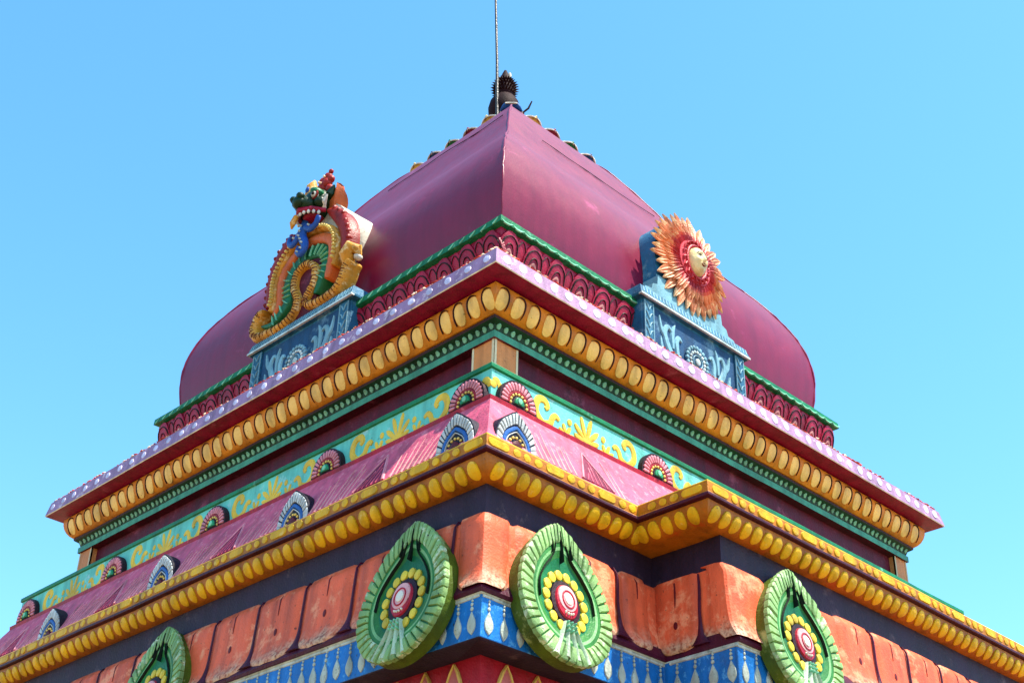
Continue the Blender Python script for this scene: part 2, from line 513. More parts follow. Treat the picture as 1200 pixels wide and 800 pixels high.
# ---- lower wall with painted petals
W_A = 3.07
red = band([(W_A, -2.735), (W_A, GZ)], plan_lotus, 'wall_red', ).link('red_wall', tower)
fr = Prof([(W_A, -2.735), (W_A, -4.5)])
g = G()
def ogive(w, h, n=9):
    p = [(w * .5 * math.cos(t), 0) for t in ()]
    L = []
    for i in range(n + 1):
        q = i / n
        L.append((-w * .5 * math.cos(q * PI / 2) ** 0.8 if q < 1 else 0.0, h * (1 - (q) ** 1.0)))
    return L
def petal_pts(w, t0, h, n=10):
    # pointed at t0 (top), widening downward
    left = [(-w / 2 * math.sin(PI / 2 * (i / n)) ** 0.75, t0 + h * (i / n)) for i in range(n + 1)]
    return left[::-1] + [(-x, y) for x, y in left[1:]]
r_poly(g, fr, petal_pts(0.25, 0.02, 0.5), 0.014, 'wall_pink', inset=0.9, dome=1.2)
pp = petal_pts(0.25, 0.02, 0.5)
r_line(g, fr, pp, 0.022, 0.02, 'wall_yellow')
r_line(g, fr, [(0, 0.14), (0, 0.5)], 0.014, 0.024, 'wall_yellow')
me = g.mesh('wall_petal')
for f_, s0, s1 in (('R', -2.87, -1.75), ('L', 2.87, -2.0), ('F', -1.5, 2.6)):
    s = s0
    while (s <= s1 if s1 > s0 else s >= s1):
        inst(me, 'wall_petal', red, f_, s, jit=0.006)
        s += 0.245 if s1 > s0 else -0.245

# ---- blue band of drops
A_B = 3.25
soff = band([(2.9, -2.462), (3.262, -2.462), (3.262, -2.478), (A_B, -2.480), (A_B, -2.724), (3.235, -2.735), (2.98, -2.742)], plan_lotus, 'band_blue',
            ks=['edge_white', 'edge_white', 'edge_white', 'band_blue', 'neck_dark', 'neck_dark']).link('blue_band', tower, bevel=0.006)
fr = Prof([(A_B, -2.480), (A_B, -2.724)])
def wob(s): return mnoise.noise(Vector((s * 7.1, s * 1.3, 0.7)))
g = G()
def rough_edge(face, s0, s1):
    n = int(abs(s1 - s0) / 0.03)
    g = G()
    pts = [(s0 + (s1 - s0) * i / n, 0.008 + 0.005 * wob(s0 + (s1 - s0) * i / n)) for i in range(n + 1)]
    r_line(g, fr, pts, [0.022 + 0.012 * abs(wob(p[0] * 3)) for p in pts], 0.007, 'edge_white')
    o = g.link('painted_edge', soff); rz, (ox, oy), _ = FACES[face]
    o.rotation_euler = (0, 0, rz); o.location = (ox, oy, 0)
g = G()
tear = [(0.0, 0.085)] + [(0.038 * math.sin(PI * q) ** 0.9 * (0.45 + 0.75 * q), 0.085 + 0.145 * q) for q in (0.12, 0.25, 0.4, 0.55, 0.7, 0.83, 0.93)]
tear = tear + [(0.0, 0.232)] + [(-x, y) for x, y in tear[:0:-1]]
r_poly(g, fr, tear, 0.010, 'drop_white', inset=0.85)
r_oval(g, fr, 0, 0.073, 0.011, 0.014, 0.008, 'drop_white', n=8)
r_oval(g, fr, 0, 0.046, 0.009, 0.012, 0.008, 'drop_white', n=8)
r_oval(g, fr, 0.002, 0.024, 0.008, 0.009, 0.007, 'drop_white', n=8)
drop = g.mesh('painted_drop'); variants(drop, 5)
# bay faces stand further out for this band
FACES['Fb'] = (0.0, (0, -0.56), (1, 0)); FACES['Sb'] = (-PI / 2, (A_B - 1.69, 0), (0, -1))
for f_, s0, s1 in (('R', -3.19, -1.72), ('Fb', -1.63, 2.9), ('Sb', 3.35, 3.77)):
    n = int((s1 - s0) / 0.118)
    for i in range(n + 1): inst(drop, 'painted_drop', soff, f_, s0 + (s1 - s0) * i / max(1, n), jit=0.006)
    rough_edge(f_, s0 - 0.05, s1 + 0.05)
s = 3.19
while s > -1.2:
    inst(drop, 'painted_drop', soff, 'L', s, jit=0.006); s -= 0.118
rough_edge('L', 3.24, -3.2)

# ---- lotus band
LP = [(3.14, -1.955), (3.170, -1.957), (3.187, -1.964), (3.197, -1.982), (3.203, -2.01), (3.206, -2.05), (3.208, -2.11), (3.211, -2.18),
      (3.217, -2.26), (3.228, -2.33), (3.248, -2.385), (3.272, -2.43), (3.280, -2.452)]
lotus = band(LP + [(3.272, -2.470), (3.0, -2.474)], plan_lotus, 'lotus_purple', ks=['lotus_orange'] * 10 + ['lotus_purple'] * 6).link('lotus_band', tower)
LPR = Prof(LP)
LPS = Prof([(1.66 + 0.12 * (a - 3.0), z) for a, z in LP])
def lotus_petal(w, corner=None, dot=True, midline=True, LPR=LPR):
    """One broad petal following the swelling profile, its lower corners rounded off."""
    g = G()
    T = [0.012, 0.05, 0.10, 0.14, 0.2, 0.28, 0.36, 0.43, 0.48, 0.52, 0.55, 0.575, 0.592]
    n = 10; rows = []
    T = [t * LPR.len / 0.604 for t in T]; tk_ = LPR.len / 0.604
    for t in T:
        q = max(0, (t / tk_ - 0.485) / 0.112)
        hw = w / 2 * (1 if q <= 0 else math.sqrt(max(0.03, 1 - q ** 2.4)))
        rows.append((t, hw))
    vs = []
    for t, hw in rows:
        for j in range(n + 1):
            u = -1 + 2 * j / n
            e = abs(u)
            h = 0.016 if e < 0.93 else (0.012 if e < 0.985 else -0.003)
            if t == T[-1]: h = 0.0
            vs.append(LPR.map(hw * (u if e < 0.999 else u), t, h + 0.005 * (1 - u * u)))
    fs = [(i * (n + 1) + j, i * (n + 1) + j + 1, (i + 1) * (n + 1) + j + 1, (i + 1) * (n + 1) + j) for i in range(len(T) - 1) for j in range(n)]
    g.add(vs, fs, 'lotus_orange')
    class Up:
        def map(s_, x, t, h): return LPR.map(x, t, h + 0.020)
    if midline:
        r_line(g, Up(), [(0, 0.035), (0.003, 0.09), (0.002, 0.15), (0.0, 0.2)], [0.016, 0.02, 0.014, 0.003], 0.005, 'lotus_mark')
    if dot:
        r_oval(g, Up(), 0.0, 0.315, 0.017, 0.028, 0.005, 'lotus_mark', n=10)
    if w > 0.3:                   # painted joint on the right-hand edge, widening into the spandrel
        class Uj:
            def map(s_, x, t, h): return LPR.map(x, t, h + 0.016)
        r_line(g, Uj(), [(w / 2 + 0.004, 0.02), (w / 2 + 0.008, 0.12), (w / 2 + 0.002, 0.26), (w / 2 + 0.004, 0.40 * tk_), (w / 2 + 0.004, 0.50 * tk_), (w / 2 + 0.004, 0.575 * tk_)], [0.010, 0.020, 0.020, 0.024, 0.05, 0.15], 0.004, 'lotus_purple', sub=3)
    return g.mesh('lotus_petal', smooth=50)
pm = lotus_petal(0.506)
pmc = lotus_petal(0.37, dot=False)
inst(pmc, 'lotus_petal', lotus, 'L', 2.775); inst(pmc, 'lotus_petal', lotus, 'R', -2.775)
for s in (2.33, 1.81, 1.30, 0.795, 0.285, -0.225, -0.735, -1.245, -1.755, -2.265, -2.775): inst(pm, 'lotus_petal', lotus, 'L', s)
pm2 = lotus_petal(0.50)
FACES['Fl'] = (0.0, (0, -0.56), (1, 0))
for s in (-2.33, -1.0, -0.31, 0.12, 0.56, 1.0, 1.44, 1.88, 2.32): inst(pm2 if s < -1.5 else (lotus_petal(0.42) if s > -0.5 else pm), 'lotus_petal', lotus, 'R' if s < -1.5 else 'Fl', s)
pmn = lotus_petal(0.24, dot=False)
inst(pmn, 'lotus_petal', lotus, 'R', -1.90)
FACES['Sl'] = (-PI / 2, (0, 0), (0, -1))
inst(lotus_petal(0.36, LPR=LPS), 'lotus_petal', lotus, 'Sl', 3.37)
def corner_petal(sa, sb, plan, ci, name='corner_petal', lab=None, out=0.0):
    """Petal folded round a salient corner: widths sa on the first face, sb on the second."""
    g = G()
    T = [0.012, 0.05, 0.10, 0.14, 0.2, 0.28, 0.36, 0.43, 0.48, 0.52, 0.55, 0.575, 0.592]
    tk_ = LPR.len / 0.604; T = [t * tk_ for t in T]
    vs = []; n = 6
    for t in T:
        _, ym, zz = LPR.map(0, t, 0.02)
        a = -ym
        p = plan(a); A = Vector(p[ci]); P0 = Vector(p[ci - 1]); P1 = Vector(p[(ci + 1) % len(p)])
        q = max(0, (t / tk_ - 0.485) / 0.112); sc = 1 if q <= 0 else math.sqrt(max(0.03, 1 - q ** 2.4)); sc = 0.72 + 0.28 * sc
        d0 = (P0 - A).normalized(); d1 = (P1 - A).normalized()
        row = [A + d0 * sa * sc * (1 - i / n) for i in range(n)] + [A + d1 * sb * sc * i / n for i in range(n + 1)]
        for j, r_ in enumerate(row):
            off = 0
            if j in (0, 2 * n):          # tuck the side edges into the band
                nrm = (d1 if j == 0 else d0)
                r_ = r_ + nrm * 0.022
            elif j <= n: r_ = r_ - d1 * out
            if j == n: r_ = r_ + (d0 + d1) * 0.012
            vs.append((r_.x, r_.y, zz))
    m = 2 * n + 1
    fs = [(i * m + j, i * m + j + 1, (i + 1) * m + j + 1, (i + 1) * m + j) for i in range(len(T) - 1) for j in range(m - 1)]
    g.add(vs, fs, 'lotus_orange')
    o = g.link(name, lotus, smooth=32)
    if lab: o['label'] = lab
corner_petal(0.225, 0.225, plan_lotus, 0)
corner_petal(0.16, 0.42, plan_lotus, 2, out=0.02)
def wall_line(face, s):
    g = G()
    r_line(g, LPR, [(s + 0.0, 0.03), (s + 0.004, 0.1), (s, 0.2)], [0.012, 0.012, 0.004], 0.028, 'lotus_mark')

# ---- dark recess and the yellow cornice above it
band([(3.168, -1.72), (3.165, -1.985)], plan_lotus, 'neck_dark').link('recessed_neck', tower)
OV = [(3.290, -1.636), (3.289, -1.655), (3.284, -1.680), (3.273, -1.704), (3.256, -1.724), (3.234, -1.740), (3.208, -1.749), (3.185, -1.752)]
mould = band([(2.9, -1.636)] + OV + [(3.12, -1.754), (2.96, -1.756)], plan_lower, 'yel_orange').link('cornice_moulding', tower)
OPR = Prof(OV)
YA = 3.31
yf = band([(2.9, -1.522), (YA, -1.523), (YA + 0.004, -1.535), (YA, -1.603), (YA + 0.012, -1.610), (YA + 0.012, -1.630), (3.27, -1.637), (2.9, -1.638)], plan_lower, 'yel_base',
          ks=['yel_base', 'yel_oval', 'yel_base', 'lotus_purple', 'lotus_purple', 'lotus_purple', 'lotus_purple']).link('cornice_fascia', tower, bevel=0.004)
g = G(); r_poly(g, OPR, ring(0, 0.080, 0.045, 0.064, 16), 0.012, 'yel_oval', inset=0.86); lobe = g.mesh('cornice_lobe')
FPR = Prof([(YA + 0.003, -1.528), (YA, -1.603)])
g = G(); r_oval(g, FPR, 0, 0.038, 0.034, 0.029, 0.007, 'yel_oval', n=12); ov = g.mesh('fascia_oval'); variants(ov, 4)
def caps_pts(w, h, n=6):
    r_ = h / 2
    return [(w / 2 - r_ + r_ * math.cos(q), 0.038 + r_ * math.sin(q)) for q in [-PI / 2 + PI * i / n for i in range(n + 1)]] + \
           [(-w / 2 + r_ + r_ * math.cos(q), 0.038 + r_ * math.sin(q)) for q in [PI / 2 + PI * i / n for i in range(n + 1)]]
g = G()
P_ = caps_pts(0.17, 0.056)
vs = [FPR.map(x, y, -0.003) for x, y in P_] + [FPR.map(x * .93, 0.038 + (y - 0.038) * .85, 0.007) for x, y in P_]
n_ = len(P_)
g.add(vs, [(i, (i + 1) % n_, n_ + (i + 1) % n_, n_ + i) for i in range(n_)] + [tuple(range(n_, 2 * n_))], 'yel_oval')
caps = g.mesh('fascia_capsule'); variants(caps, 3, .05)
FACES['Sy'] = (-PI / 2, (YA - 1.66 - (YA - 3.0), 0), (0, -1))
FACES['So'] = (-PI / 2, (1.34, 0), (0, -1))
def run_fascia(face, s0, s1, sgn, start=0.1):
    s = start
    k = 0
    while s < abs(s1 - s0) - 0.05:
        inst(caps, 'fascia_capsule', yf, face, s0 + sgn * s, jit=0.003); s += 0.145
        for i in range(3):
            if s > abs(s1 - s0) - 0.03: break
            inst(ov, 'fascia_oval', yf, face, s0 + sgn * s, jit=0.003); s += 0.09 if i < 2 else 0.148
run_fascia('L', YA, -2.9, -1, 0.11)
run_fascia('R', -YA, -1.97, 1, 0.10)
run_fascia('F', -1.97, 2.9, 1, 0.12)
s_ = 3.31
g2 = 0
for s in (3.77, ): inst(caps, 'fascia_capsule', yf, 'Sy', s - 0.02)
for s in (3.61, 3.52, 3.43): inst(ov, 'fascia_oval', yf, 'Sy', s)
def run(me, name, par, face, s0, s1, d, jit=0.0, dz=0.0):
    n = max(1, round(abs(s1 - s0) / d))
    for i in range(n + 1):
        inst(me, name, par, face, s0 + (s1 - s0) * i / n, jit=jit, dz=dz)
variants(lobe)
run(lobe, 'cornice_lobe', mould, 'L', 3.17, -2.85, 0.112, 0.004)
run(lobe, 'cornice_lobe', mould, 'R', -3.17, -1.93, 0.104, 0.004)
run(lobe, 'cornice_lobe', mould, 'F', -1.86, 2.85, 0.108, 0.004)
run(lobe, 'cornice_lobe', mould, 'So', 3.20, 3.72, 0.104, 0.003)

# ---- pink sloping roof with brush marks, gables and arch ornaments
PS = [(3.058, -1.085), (3.10, -1.165), (3.17, -1.295), (3.295, -1.522)]
roof = band([(2.8, -1.065), (3.045, -1.062), (3.066, -1.068), (3.062, -1.10), PS[1], PS[2], PS[3]], plan_upper, 'pink', step=0.5,
            ks=['strip_red', 'strip_red', 'strip_red', 'pink', 'pink', 'pink']).link('sloping_roof', tower)
PPR = Prof([(3.062, -1.10), (3.10, -1.165), (3.17, -1.295), (3.295, -1.522)])
def marks(face, sts, c0, seed):
    rnd = random.Random(seed); g = G()
    for s in sts:
        b = 0.462
        lean = 0.025 * (1 if s > c0 else -1) * rnd.uniform(0.6, 1.1)
        top = rnd.uniform(0.10, 0.24)
        r_line(g, PPR, [(s - lean, top), (s - lean * .35, (top + b) / 2), (s, b)], [0.005, 0.016, rnd.uniform(0.024, 0.034)], 0.004, 'pink_mark')
    o = g.link('brush_mark', roof); o['kind'] = 'stuff'
    rz, (ox, oy), _ = FACES[face]; o.rotation_euler = (0, 0, rz); o.location = (ox, oy, 0)
def gable(face, s):
    g = G()
    tri = [(-0.155, 0.46), (0.155, 0.46), (0.0, 0.13)]
    vs = [PPR.map(x, y, -0.003) for x, y in tri] + [PPR.map(x * .95, 0.33 + (y - .33) * .95, 0.006) for x, y in tri]
    g.add(vs, [(0, 1, 4, 3), (1, 2, 5, 4), (2, 0, 3, 5), (3, 4, 5)], 'pink_dark')
    class U_:
        def map(s_, x, t, h): return PPR.map(x, t, h + 0.005)
    r_line(g, U_(), [(-0.145, 0.455), (0, 0.14), (0.145, 0.455)], 0.026, 0.008, 'ros_pink')
    for i in range(5):
        x = -0.09 + 0.045 * i
        r_line(g, U_(), [(x - 0.01, 0.455), (x + 0.015 + (0 - x) * .25, 0.455 - max(0.06, 0.23 - abs(x) * 1.6))], 0.012, 0.006, 'pink')
    o = bpy.data.objects.new('painted_gable', g.mesh('painted_gable')); put(o, roof)
    rz, (ox, oy), (ux, uy) = FACES[face]; o.rotation_euler = (0, 0, rz); o.location = (ox + ux * s, oy + uy * s, 0)
    return o
KL = [3.0, 1.405, -0.20, -1.84]
TL = [2.195, 0.61, -0.965, -2.53]
KR = [-3.035]; TR = [-2.31]
for i, s in enumerate(TL): gable('L', s)
for s in TR: gable('R', s)
allc = sorted(KL + TL)
sts = []
x = 3.0
while x > -2.9:
    if all(abs(x - c) > 0.175 for c in KL + TL): sts.append((x, min(TL + KL, key=lambda c: abs(c - x))))
    x -= 0.054
for i, (x, c) in enumerate(sts): pass
def grp(face, xs, seed):
    if xs: marks(face, [q[0] for q in xs], xs[0][1], seed)
cur = []
for q in sts:
    if cur and q[1] != cur[0][1]: grp('L', cur, len(cur) * 7 + int(abs(cur[0][0]) * 50)); cur = []
    cur.append(q)
grp('L', cur, 3)
xs = [(-2.86 + 0.05 * i, -2.31) for i in range(17)]
xs = [q for q in xs if abs(q[0] + 2.31) > 0.175]
grp('R', xs, 11)

def arch_pts(w, h, n=18, power=0.85):
    """Leaf-shaped arch standing on t=0."""
    L = []
    for i in range(n + 1):
        q = i / n
        th = PI * q
        x = -w / 2 * math.cos(th)
        y = h * math.sin(th) ** power
        y += h * 0.14 * max(0, 1 - abs(x) / (w * .22)) * math.sin(th)
        L.append((x, y))
    return L
def kudu(face, s, scale=1.0):
    fr = Flat(-3.20)
    root = None
    W_, H_ = 0.35, 0.26
    g = G(); prism(g, fr, arch_pts(W_, H_), -0.02, 0.075, 'kudu_edge', 'kudu_edge')
    z0 = -1.53
    o = bpy.data.objects.new('blue_arch_ornament', g.mesh('blue_arch_ornament', 30)); put(o, tower)
    rz, (ox, oy), (ux, uy) = FACES[face]; o.rotation_euler = (0, 0, rz); o.location = (ox + ux * s, oy + uy * s, z0); o.scale = (1, 1, 0.91)
    return o
def sub(me, name, par):
    o = bpy.data.objects.new(name, me); o.parent = par; COL.objects.link(o); return o
fr = Flat(-3.275)
def ring_pieces(mat, W_, H_, wi, hi, n, h, gap=0.12):
    """Row of short tongues radiating round an arch: returned as one mesh per piece."""
    out = []
    O = arch_pts(W_, H_, 60); I = arch_pts(wi, hi, 60)
    for k in range(n):
        i0 = int(60 * (k + gap) / n); i1 = max(i0 + 1, int(60 * (k + 1 - gap) / n)); im = (i0 + i1) // 2
        g = G(); r_poly(g, fr, [I[i0], I[i1], O[i1], O[im], O[i0]], h, mat, inset=0.85)
        out.append(g.mesh('tongue'))
    return out
k_tongue = ring_pieces('kudu_white', 0.335, 0.25, 0.245, 0.175, 17, 0.010)
g = G()
p1 = arch_pts(0.235, 0.168, 24); p2 = arch_pts(0.19, 0.13, 24); pm_ = [((a[0] + b[0]) / 2, (a[1] + b[1]) / 2) for a, b in zip(p1, p2)]
r_line(g, fr, pm_, 0.034, 0.009, 'kudu_blue'); k_blue = g.mesh('blue_arch')
g = G(); r_line(g, fr, arch_pts(0.18, 0.122, 20), 0.010, 0.008, 'kudu_white'); k_wline = g.mesh('white_arch')
g = G()
for i in range(7):
    q = PI * (0.08 + 0.84 * i / 6); r_oval(g, fr, -0.068 * math.cos(q), 0.085 * math.sin(q) + 0.01, 0.0105, 0.0105, 0.009, 'bead_yellow', n=8)
k_bead = g.mesh('bead_row')
g = G(); r_poly(g, fr, arch_pts(0.10, 0.07, 12), 0.014, 'kudu_core'); k_core = g.mesh('arch_core')
def fill_kudu(o):
    for t in k_tongue: sub(t, 'tongue', o)
    for m_, nm in ((k_blue, 'blue_arch'), (k_wline, 'white_arch'), (k_bead, 'bead_row'), (k_core, 'arch_core')): sub(m_, nm, o)
for s in KL: fill_kudu(kudu('L', s))
for s in KR: fill_kudu(kudu('R', s))

# ---- teal band with yellow scrolls and rosettes
teal = band([(2.6, -0.798), (3.020, -0.800), (3.034, -0.803), (3.034, -0.836), (3.020, -0.841), (3.020, -1.075)], plan_upper, 'teal',
            ks=['plate_green', 'plate_green', 'plate_green', 'plate_green', 'teal']).link('teal_band', tower, bevel=0.004)
TF = Flat(-3.020)
def scroll_motif():
    g = G(); k = 'scroll_yellow'; h = 0.007
    def L(pts, w): r_line(g, TF, pts, w, h, k, sub=4)
    def leafy(x, y, ang, ln, w):
        dx, dy = math.sin(R(ang)), math.cos(R(ang))
        L([(x + dx * ln * q, y + dy * ln * q + 0.0) for q in (0, 0.3, 0.6, 0.85, 1.0)], [w * .35, w * .7, w, w * .9, w * .35])
    for ang, ln in ((-78, .12), (-48, .155), (-17, .185), (14, .19), (45, .16), (76, .12)): leafy(0.0, 0.025, ang, ln, 0.052)
    r_oval(g, TF, 0, 0.03, 0.05, 0.034, h, k, n=12)
    for sx in (-1, 1):
        def S(pts, w): L([(sx * x, y) for x, y in pts], w)
        # hooked scroll by the rosette and a smaller one springing from it
        S([(0.33, 0.0), (0.42, 0.02), (0.475, 0.07), (0.48, 0.13), (0.45, 0.18), (0.40, 0.185), (0.375, 0.15), (0.395, 0.125)], [0.03, 0.06, 0.07, 0.07, 0.068, 0.065, 0.06, 0.035])
        S([(0.40, 0.02), (0.345, 0.04), (0.325, 0.085), (0.295, 0.11), (0.265, 0.09)], [0.05, 0.06, 0.055, 0.055, 0.035])
        # low leaves linking scroll and palmette
        for ang, ln in ((-70, .07), (-25, .085), (20, .09), (60, .08)): leafy(sx * 0.195, 0.0, ang * sx, ln, 0.04)
        r_oval(g, TF, sx * 0.165, 0.115, 0.022, 0.026, h, k, n=9)
        S([(0.10, 0.01), (0.2, 0.012), (0.34, 0.01)], [0.02, 0.03, 0.03])
    return g.mesh('yellow_scroll')
sm = scroll_motif()
RL = [2.842, 1.424, 0.053, -1.38, -2.80]
RRt = [-2.815, -1.451, -0.08, 1.33, 2.5]
for S_, f_ in ((RL, 'L'), (RRt, 'R')):
    for a, b in zip(S_, S_[1:]):
        inst(sm, 'yellow_scroll', teal, f_, (a + b) / 2, dz=-1.062)
g = G()
r_oval(g, TF, 0.0, 0.1, 0.035, 0.03, 0.007, 'scroll_yellow'); r_oval(g, TF, -0.025, 0.07, 0.03, 0.028, 0.007, 'scroll_yellow'); r_oval(g, TF, 0.03, 0.075, 0.02, 0.03, 0.007, 'scroll_yellow')
cs = g.mesh('corner_scroll')
inst(cs, 'corner_scroll', teal, 'L', 2.975, dz=-1.02); inst(cs, 'corner_scroll', teal, 'R', -2.975, dz=-1.02)
fr = Flat(-3.062)
ROS_W = 0.33
def half_ring(R0, R1, n, k, h, gap=0.1, y0=0.0):
    out = []
    for i in range(n):
        a0 = -0.12 + (PI + 0.24) * (i + gap) / n; a1 = -0.12 + (PI + 0.24) * (i + 1 - gap) / n; am = (a0 + a1) / 2
        g = G()
        r_poly(g, fr, [(R0 * math.cos(a0), y0 + R0 * math.sin(a0)), (R1 * .97 * math.cos(a0), y0 + R1 * .97 * math.sin(a0)), (R1 * 1.03 * math.cos(am), y0 + R1 * 1.03 * math.sin(am)),
                        (R1 * .97 * math.cos(a1), y0 + R1 * .97 * math.sin(a1)), (R0 * math.cos(a1), y0 + R0 * math.sin(a1))], h, k, inset=0.85)
        out.append(g.mesh('petal'))
    return out
r_pet = half_ring(0.098, 0.152, 15, 'ros_pink', 0.011, 0.13)
g = G(); r_line(g, fr, [(0.088 * math.cos(q), 0.088 * math.sin(q)) for q in [-0.1 + (PI + 0.2) * i / 20 for i in range(21)]], 0.024, 0.007, 'ros_red'); r_red = g.mesh('red_arch')
g = G()
for i in range(9):
    q = -0.05 + (PI + 0.1) * i / 8; r_oval(g, fr, 0.072 * math.cos(q), 0.072 * math.sin(q), 0.0105, 0.0105, 0.010, 'bead_yellow', n=8)
r_bead = g.mesh('bead_row')
g = G(); r_poly(g, fr, [(0.055 * math.cos(q), 0.06 * math.sin(q)) for q in [-0.2 + (PI + 0.4) * i / 16 for i in range(17)]], 0.007, 'ros_dark'); r_out = g.mesh('dark_eye')
g = G()
class Up2:
    def map(s_, x, t, h): return fr.map(x, t, h + 0.007)
r_poly(g, Up2(), [(0.044 * math.cos(q), 0.05 * math.sin(q)) for q in [-0.1 + (PI + 0.2) * i / 16 for i in range(17)]], 0.010, 'eye_green')
class Up3:
    def map(s_, x, t, h): return fr.map(x, t, h + 0.017)
r_oval(g, Up3(), 0, 0.02, 0.02, 0.022, 0.006, 'mint', n=10); r_eye = g.mesh('green_eye')
def rosette(face, s):
    g = G()
    pts = [(ROS_W / 2 * math.cos(q), ROS_W / 2 * 1.02 * math.sin(q)) for q in [-0.15 + (PI + 0.3) * i / 26 for i in range(27)]]
    prism(g, Flat(-3.03), pts, -0.015, 0.032, 'ros_dark')
    o = bpy.data.objects.new('rosette', g.mesh('rosette', 30)); put(o, tower)
    rz, (ox, oy), (ux, uy) = FACES[face]; o.rotation_euler = (0, 0, rz); o.location = (ox + ux * s, oy + uy * s, -1.045)
    for t in r_pet: sub(t, 'petal', o)
    for m_, nm in ((r_red, 'red_arch'), (r_bead, 'bead_row'), (r_out, 'dark_eye'), (r_eye, 'green_eye')): sub(m_, nm, o)
for s in RL: rosette('L', s)
for s in RRt: rosette('R', s)

# ---- maroon wall with corner pilasters
mw = band([(2.66, -0.34), (2.66, -0.80)], plan_upper, 'maroon').link('maroon_wall', tower)
def pilaster(face, s0, s1):
    g = G(); box(g, s0, s1, -2.715, -2.6, -0.81, -0.345, 'tan')
    for e in (s0, s1):
        w = 0.018; sg = 1 if e == s1 else -1
        box(g, e - (w if sg > 0 else 0), e + (0 if sg > 0 else w), -2.719, -2.70, -0.81, -0.345, 'cream_line')
    o = bpy.data.objects.new('pilaster', g.mesh('pilaster', 0)); put(o, mw)
    rz, (ox, oy), _ = FACES[face]; o.rotation_euler = (0, 0, rz); o.location = (ox, oy, 0)
pilaster('L', 2.50, 2.713); pilaster('L', -2.715, -2.51)
pilaster('R', -2.712, -2.49); pilaster('R', 2.24, 2.715 + B)

# ---- green cornice, orange egg moulding, fascia
GC = [(2.60, -0.212), (2.778, -0.214), (2.772, -0.232), (2.735, -0.255), (2.722, -0.290), (2.735, -0.300), (2.735, -0.352), (2.60, -0.358)]
gc = band(GC, plan_upper, 'dark_green', ks=['dark_green', 'line_dark', 'dark_green', 'dark_green', 'sea_green', 'sea_green', 'maroon']).link('green_cornice', tower)
GP = Prof([(2.772, -0.232), (2.735, -0.255), (2.722, -0.290)])
def dots(face, s0, s1):
    g = G(); n = int(abs(s1 - s0) / 0.0665); rnd = random.Random(5)
    for i in range(n + 1):
        s = s0 + (s1 - s0) * i / n
        r_oval(g, GP, s + rnd.uniform(-.004, .004), 0.045 + rnd.uniform(-.003, .003), 0.019, 0.026, 0.008, 'pale_green', n=9)
    o = g.link('row_of_dots', gc); o['kind'] = 'stuff'
    rz, (ox, oy), _ = FACES[face]; o.rotation_euler = (0, 0, rz); o.location = (ox, oy, 0)
dots('L', 2.70, -2.70); dots('R', -2.70, 2.70 + B)
OE = [(2.862, -0.028), (2.866, -0.045), (2.862, -0.085), (2.850, -0.125), (2.832, -0.160), (2.808, -0.190), (2.785, -0.207)]
eg = band([(2.6, -0.012), (2.85, -0.014)] + OE + [(2.6, -0.212)], plan_upper, 'orange').link('egg_moulding', tower)
EP = Prof(OE)
def egg(mir):
    g = G()
    pts = [(0.051 * abs(math.sin(2 * PI * i / 18)) ** (0.62 if math.cos(2 * PI * i / 18) < 0 else 0.8) * (1 if i <= 9 else -1), 0.105 + (0.080 if math.cos(2 * PI * i / 18) > 0 else 0.076) * math.cos(2 * PI * i / 18)) for i in range(18)]
    r_poly(g, EP, pts, 0.006, 'peach', inset=0.93, dome=1.2)
    arc = [(mir * (0.0 - 0.012), 0.022), (mir * 0.026, 0.020), (mir * 0.048, 0.044), (mir * 0.058, 0.085), (mir * 0.060, 0.125), (mir * 0.056, 0.168)]
    r_line(g, EP, [(mir * -0.038, 0.038)] + arc, [0.004, 0.008, 0.013, 0.015, 0.015, 0.012, 0.004], 0.009, 'line_dark', sub=3)
    return g.mesh('egg_lobe')
eR, eL = egg(1), egg(-1)
variants(eL, 4, .07); variants(eR, 4, .07)
run(eL, 'egg_lobe', eg, 'L', 2.640, -2.72, 0.1435, 0.004)
inst(eL, 'egg_lobe', eg, 'L', 2.782)
run(eR, 'egg_lobe', eg, 'R', -2.632, 2.70 + B, 0.151, 0.004)
inst(eR, 'egg_lobe', eg, 'R', -2.782)
FA = [(2.2, 0.150), (2.962, 0.150), (2.972, 0.142), (2.998, 0.008), (2.994, 0.0), (2.60, -0.010)]
fa = band(FA, plan_upper, 'magenta', ks=['magenta', 'cream_line', 'lilac', 'cream_line', 'magenta']).link('eaves_fascia', tower)
FP = Prof([(2.972, 0.142), (2.998, 0.008)])
g = G(); r_poly(g, FP, [(x + (y - 0.066) * 0.25, y) for x, y in ring(0, 0.066, 0.034, 0.038, 14)], 0.006, 'lilac_spot'); spL = g.mesh('fascia_spot')
g = G(); r_poly(g, FP, [(x - (y - 0.066) * 0.25, y) for x, y in ring(0, 0.066, 0.042, 0.046, 14)], 0.006, 'lilac_spot'); spR = g.mesh('fascia_spot')
variants(spL); variants(spR)
run(spL, 'fascia_spot', fa, 'L', 2.90, -2.90, 0.192, 0.006)
run(spR, 'fascia_spot', fa, 'R', -2.88, 2.86 + B, 0.150, 0.006)

